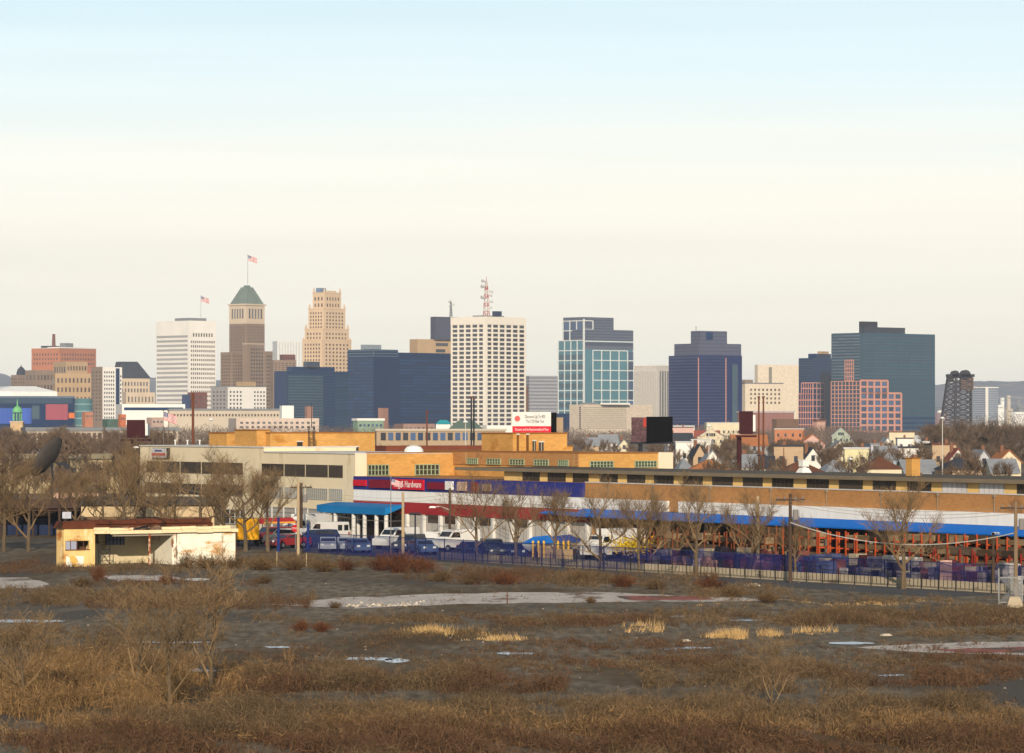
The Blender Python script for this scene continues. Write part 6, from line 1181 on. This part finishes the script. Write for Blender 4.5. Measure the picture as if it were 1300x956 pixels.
for i, (px, py, w_, h, me, lb) in enumerate([(484, 724, 50, 24, BR, 'dark rusty bush, left part of the large clump before the mesh fence'), (508, 727, 62, 29, BR, 'largest dark rusty bush before the mesh fence'), (535, 727, 48, 22, BR, 'dark rusty bush at the right end of the large clump'), (560, 738, 40, 16, BB, 'brown bush just right of the rusty clump'), (600, 742, 46, 18, BB, 'brown bush before the first fence tree'), (640, 742, 40, 17, BR, 'rusty bush before the second fence tree'), (735, 741, 50, 18, BB, 'wide brown bush before the tan concrete block'), (790, 745, 48, 18, BR, 'rusty bush before the many trunked tree'), (832, 748, 40, 14, BB, 'brown bush before the leaning double trunk'), (903, 750, 52, 24, BR, 'big rusty brown bush by the low wall'), (930, 758, 44, 16, BB, 'brown bush right of the big rusty one'), (975, 765, 40, 14, BB, 'small brown bush before the pale fence pole'), (236, 722, 34, 24, BB, 'brown bush at the right wall of the ruined station'), (262, 722, 44, 20, BB, 'wide brown bush hiding the foot of the station wall'), (296, 722, 40, 20, BB, 'brown bush at the right end of the ruined station'), (332, 724, 44, 17, BB, 'brown bush before the yellow truck'), (372, 724, 46, 16, BB, 'brown bush at the foot of the pale tan pole'), (412, 726, 46, 18, BB, 'brown bush before the silver cars'), (440, 724, 40, 18, BR, 'rusty bush left of the large clump'), (125, 738, 26, 22, BR, 'rusty bush in front of the service bay'), (212, 742, 30, 15, BR, 'small rusty bush on the gravel before the bay wall'), (278, 726 + 4, 26, 9, BB, 'low brown bush on the gravel right of the station'), (335, 741, 34, 13, BB, 'lone brown bush on the gravel lot'), (408, 806 - 4, 30, 14, BR, 'small rusty bush on the mid gravel'), (382, 802, 28, 17, BR, 'rusty bush left of the small mid gravel one'), (425, 772, 26, 10, BB, 'dry bush at the left end of the concrete slab'), (750, 766, 18, 10, BB, 'tiny dry bush on the concrete slab edge'), (105, 745, 44, 14, BB, 'brown bush left of the rusty one before the station')]):
    bush(me[i % 3], px, py, w_ * 1.05, h * 1.1, lb, 'bushes on the gravel lot')
zones = []   # px, py, half width px, half height px, count, height m, kind
def Z_(*a): zones.append(a)
for k in range(1):
    Z_(330, 714, 130, 9, 2600, .8, 0); Z_(620, 733, 90, 11, 2600, .8, 1); Z_(780, 737, 110, 10, 2600, .75, 0); Z_(920, 752, 70, 10, 1200, .7, 0); Z_(150, 724, 90, 6, 1500, .7, 0); Z_(30, 722, 60, 9, 1000, .7, 1); Z_(120, 760, 240, 12, 5200, .95, 0); Z_(250, 768, 120, 8, 2200, 1.0, 1)
    Z_(600, 788, 240, 6, 3000, .45, 0); Z_(740, 790, 140, 8, 1600, .55, 1); Z_(545, 803, 26, 3, 160, .7, 2); Z_(590, 806, 24, 4, 200, .7, 2); Z_(640, 812, 40, 3, 120, .45, 2); Z_(560, 806, 90, 6, 500, .5, 0); Z_(810, 798, 26, 6, 260, .8, 2)
    Z_(1100, 786, 230, 12, 5200, .75, 0); Z_(1150, 790, 190, 8, 1800, .8, 1); Z_(905, 808, 17, 3, 420, .95, 2); Z_(937, 809, 9, 3, 180, .85, 2); Z_(980, 806, 14, 3, 200, .8, 2); Z_(1034, 804, 24, 3.5, 420, .95, 2); Z_(1280, 780, 90, 12, 1500, .7, 0)
    Z_(1120, 766, 200, 5, 450, .28, 2); Z_(1120, 764, 200, 6, 900, .4, 0); Z_(1260, 838, 110, 5, 500, .6, 1); Z_(780, 820, 120, 8, 600, .5, 1); Z_(820, 842, 90, 10, 900, .7, 1); Z_(1180, 862, 160, 14, 1400, .7, 1); Z_(960, 865, 120, 18, 1300, .9, 0); Z_(470, 868, 130, 10, 3800, 1.0, 0); Z_(620, 872, 80, 10, 1800, .9, 1); Z_(380, 872, 90, 14, 1500, .8, 1)
    Z_(60, 830, 130, 34, 3600, 1.1, 0); Z_(60, 880, 190, 40, 5500, 1.35, 3); Z_(230, 860, 120, 26, 1800, .9, 3); Z_(1100, 905, 320, 16, 4200, .8, 0); Z_(700, 912, 330, 20, 6000, .8, 0); Z_(350, 920, 200, 22, 4500, .9, 0); Z_(650, 948, 720, 22, 14000, .9, 1); Z_(650, 930, 700, 20, 6000, .8, 3); Z_(650, 985, 760, 18, 5000, .8, 0)
    Z_(650, 800, 900, 64, 5000, .28, 0); Z_(650, 835, 900, 30, 4500, .28, 1); Z_(900, 845, 420, 12, 2600, .4, 0); Z_(1230, 805, 120, 6, 800, .5, 0); Z_(220, 742, 90, 5, 700, .5, 1)
def weeds(zs, seed):
    rs = np.random.RandomState(seed); T = []
    for (px, py, hw_, hh, n, h, kind) in zs:
        y_ = py + hh * rs.uniform(-1, 1, n) * np.sqrt(rs.uniform(.1, 1, n)); x_ = px + hw_ * np.clip(rs.normal(0, .55, n), -1.15, 1.15)
        D = CAMZ * FP / (y_ - HY); X = (x_ - CXP) / FP * D
        cl = np.sin(X * .9 + 3 * np.sin(D * .13)) * np.sin(D * .31 + X * .35 + px) ; cut_ = 1.0 if py > 855 else .62; keep = rs.rand(n) < cut_ * np.clip(.45 + .95 * cl, .04, 1)
        X, D, cl = X[keep], D[keep], cl[keep]; m = len(X); nb = 7
        hgt = h * (.85 if py < 855 else 1) * np.clip(.55 + .4 * cl + rs.uniform(-.25, .3, m), .15, 1.4)
        b = np.stack([X, D, np.zeros(m)], 1)[:, None, :] + np.concatenate([rs.normal(0, .13, (m, nb, 2)), np.zeros((m, nb, 1))], 2)
        ln = hgt[:, None, None] * rs.uniform(.5, 1.1, (m, nb, 1)); d = np.concatenate([rs.normal(0, .38, (m, nb, 2)), np.ones((m, nb, 1))], 2); tip = b + d * ln
        wv = rs.uniform(.008, .02, (m, nb, 1)) * (1.0 if kind != 3 else 1.2); s = np.concatenate([rs.normal(0, 1, (m, nb, 2)), np.zeros((m, nb, 1))], 2); s /= np.linalg.norm(s, axis=2, keepdims=True); s *= wv
        T.append(np.stack([b - s, b + s, tip], 2).reshape(-1, 3, 3))
        if kind != 2:   # side twigs and seed heads
            q = b + d * ln * rs.uniform(.45, .95, (m, nb, 1)); t2 = q + rs.normal(0, .13, (m, nb, 3)) * (1 + h); s2 = rs.normal(0, 1, (m, nb, 3)); s2 /= np.linalg.norm(s2, axis=2, keepdims=True); s2 *= .02
            T.append(np.stack([q - s2, q + s2, t2], 2).reshape(-1, 3, 3))
    return np.concatenate(T)
KM = [('dry_weeds', M('weeds_brown', (102, 83, 60), rough=1, var=.35, sc3=(.25, .12, .3), island=.4, spec=.05)), ('rusty_weeds', M('weeds_rust', (92, 69, 50), rough=1, var=.3, sc3=(.3, .15, .3), island=.4, spec=.05)), ('straw_grass', M('weeds_straw', (196, 160, 106), rough=1, var=.2, island=.25, spec=.05)), ('thicket_weeds', M('weeds_tan', (128, 100, 66), rough=1, var=.35, sc3=(.4, .3, .4), island=.45, spec=.05))]
for k, (nm, mt) in enumerate(KM): np_tris(nm, weeds([z for z in zones if z[6] == k], 30 + k), mt, 'stuff')
# small stones and litter
rs = random.Random(77); stn = MB()
for i in range(420):
    py = rs.uniform(735, 900); px = rs.uniform(-10, 1310); D = gd(py); s = rs.uniform(.02, .09); x = wx(px, D); stn.frus((x - s, x + s, D - s, D + s), 0, (x - s * .5, x + s * .4, D - s * .5, D + s * .4), s * rs.uniform(.5, 1))
stn.build('rubble', M('rubble_mixed', (128, 114, 98), var=.4, island=.4), kind='stuff')
stn = MB()
for i in range(70):
    px = rs.uniform(440, 540); py = 772 - abs(rs.gauss(0, 3)) - (px - 440) * .03; D = gd(py); s = rs.uniform(.04, .13); x = wx(px, D); stn.frus((x - s, x + s, D - s, D + s), 0, (x - s * .5, x + s * .4, D - s * .5, D + s * .4), s)
stn.build('concrete_rubble', M('rubble_pale', (182, 168, 148), var=.3, island=.3), kind='stuff')
for px, py, s, lb in [(776, 0, 0, ''), (1125, 807, .22, 'small whitish stone at the right edge of the weed band'), (502, 787, .12, 'tiny pale stone near the mid gravel'), (1183, 733, 0, ''), (955, 744, .4, 'pale sheet of litter by the low fence wall'), (870, 814, .2, 'pale flat stone on the gravel left of the straw tufts')]:
    if s: p = Wp(px, py); MB().frus((-s * 1.6, s * 1.6, -s, s), 0, (-s, s * .8, -s * .5, s * .6), s * .55).build('stone', M('rubble_pale'), None, (p.x, p.y, 0), .4, label=lb, cat='stone')
# wooden stakes in the brush, survey post on the slab
for px, yb, yt, lb in [(351.5, 719, 700, 'thin pale stake in the brown brush left of the pale pole'), (389, 719, 702, 'thin leaning stake in the brush under the navy car'), (644, 767, 752, 'short rusty stake standing on the concrete slab')]:
    e, h, _ = pole_at('stake', px, yb, yt, .045, lb, wood_l if px < 600 else rust, None, 6, 'stake')
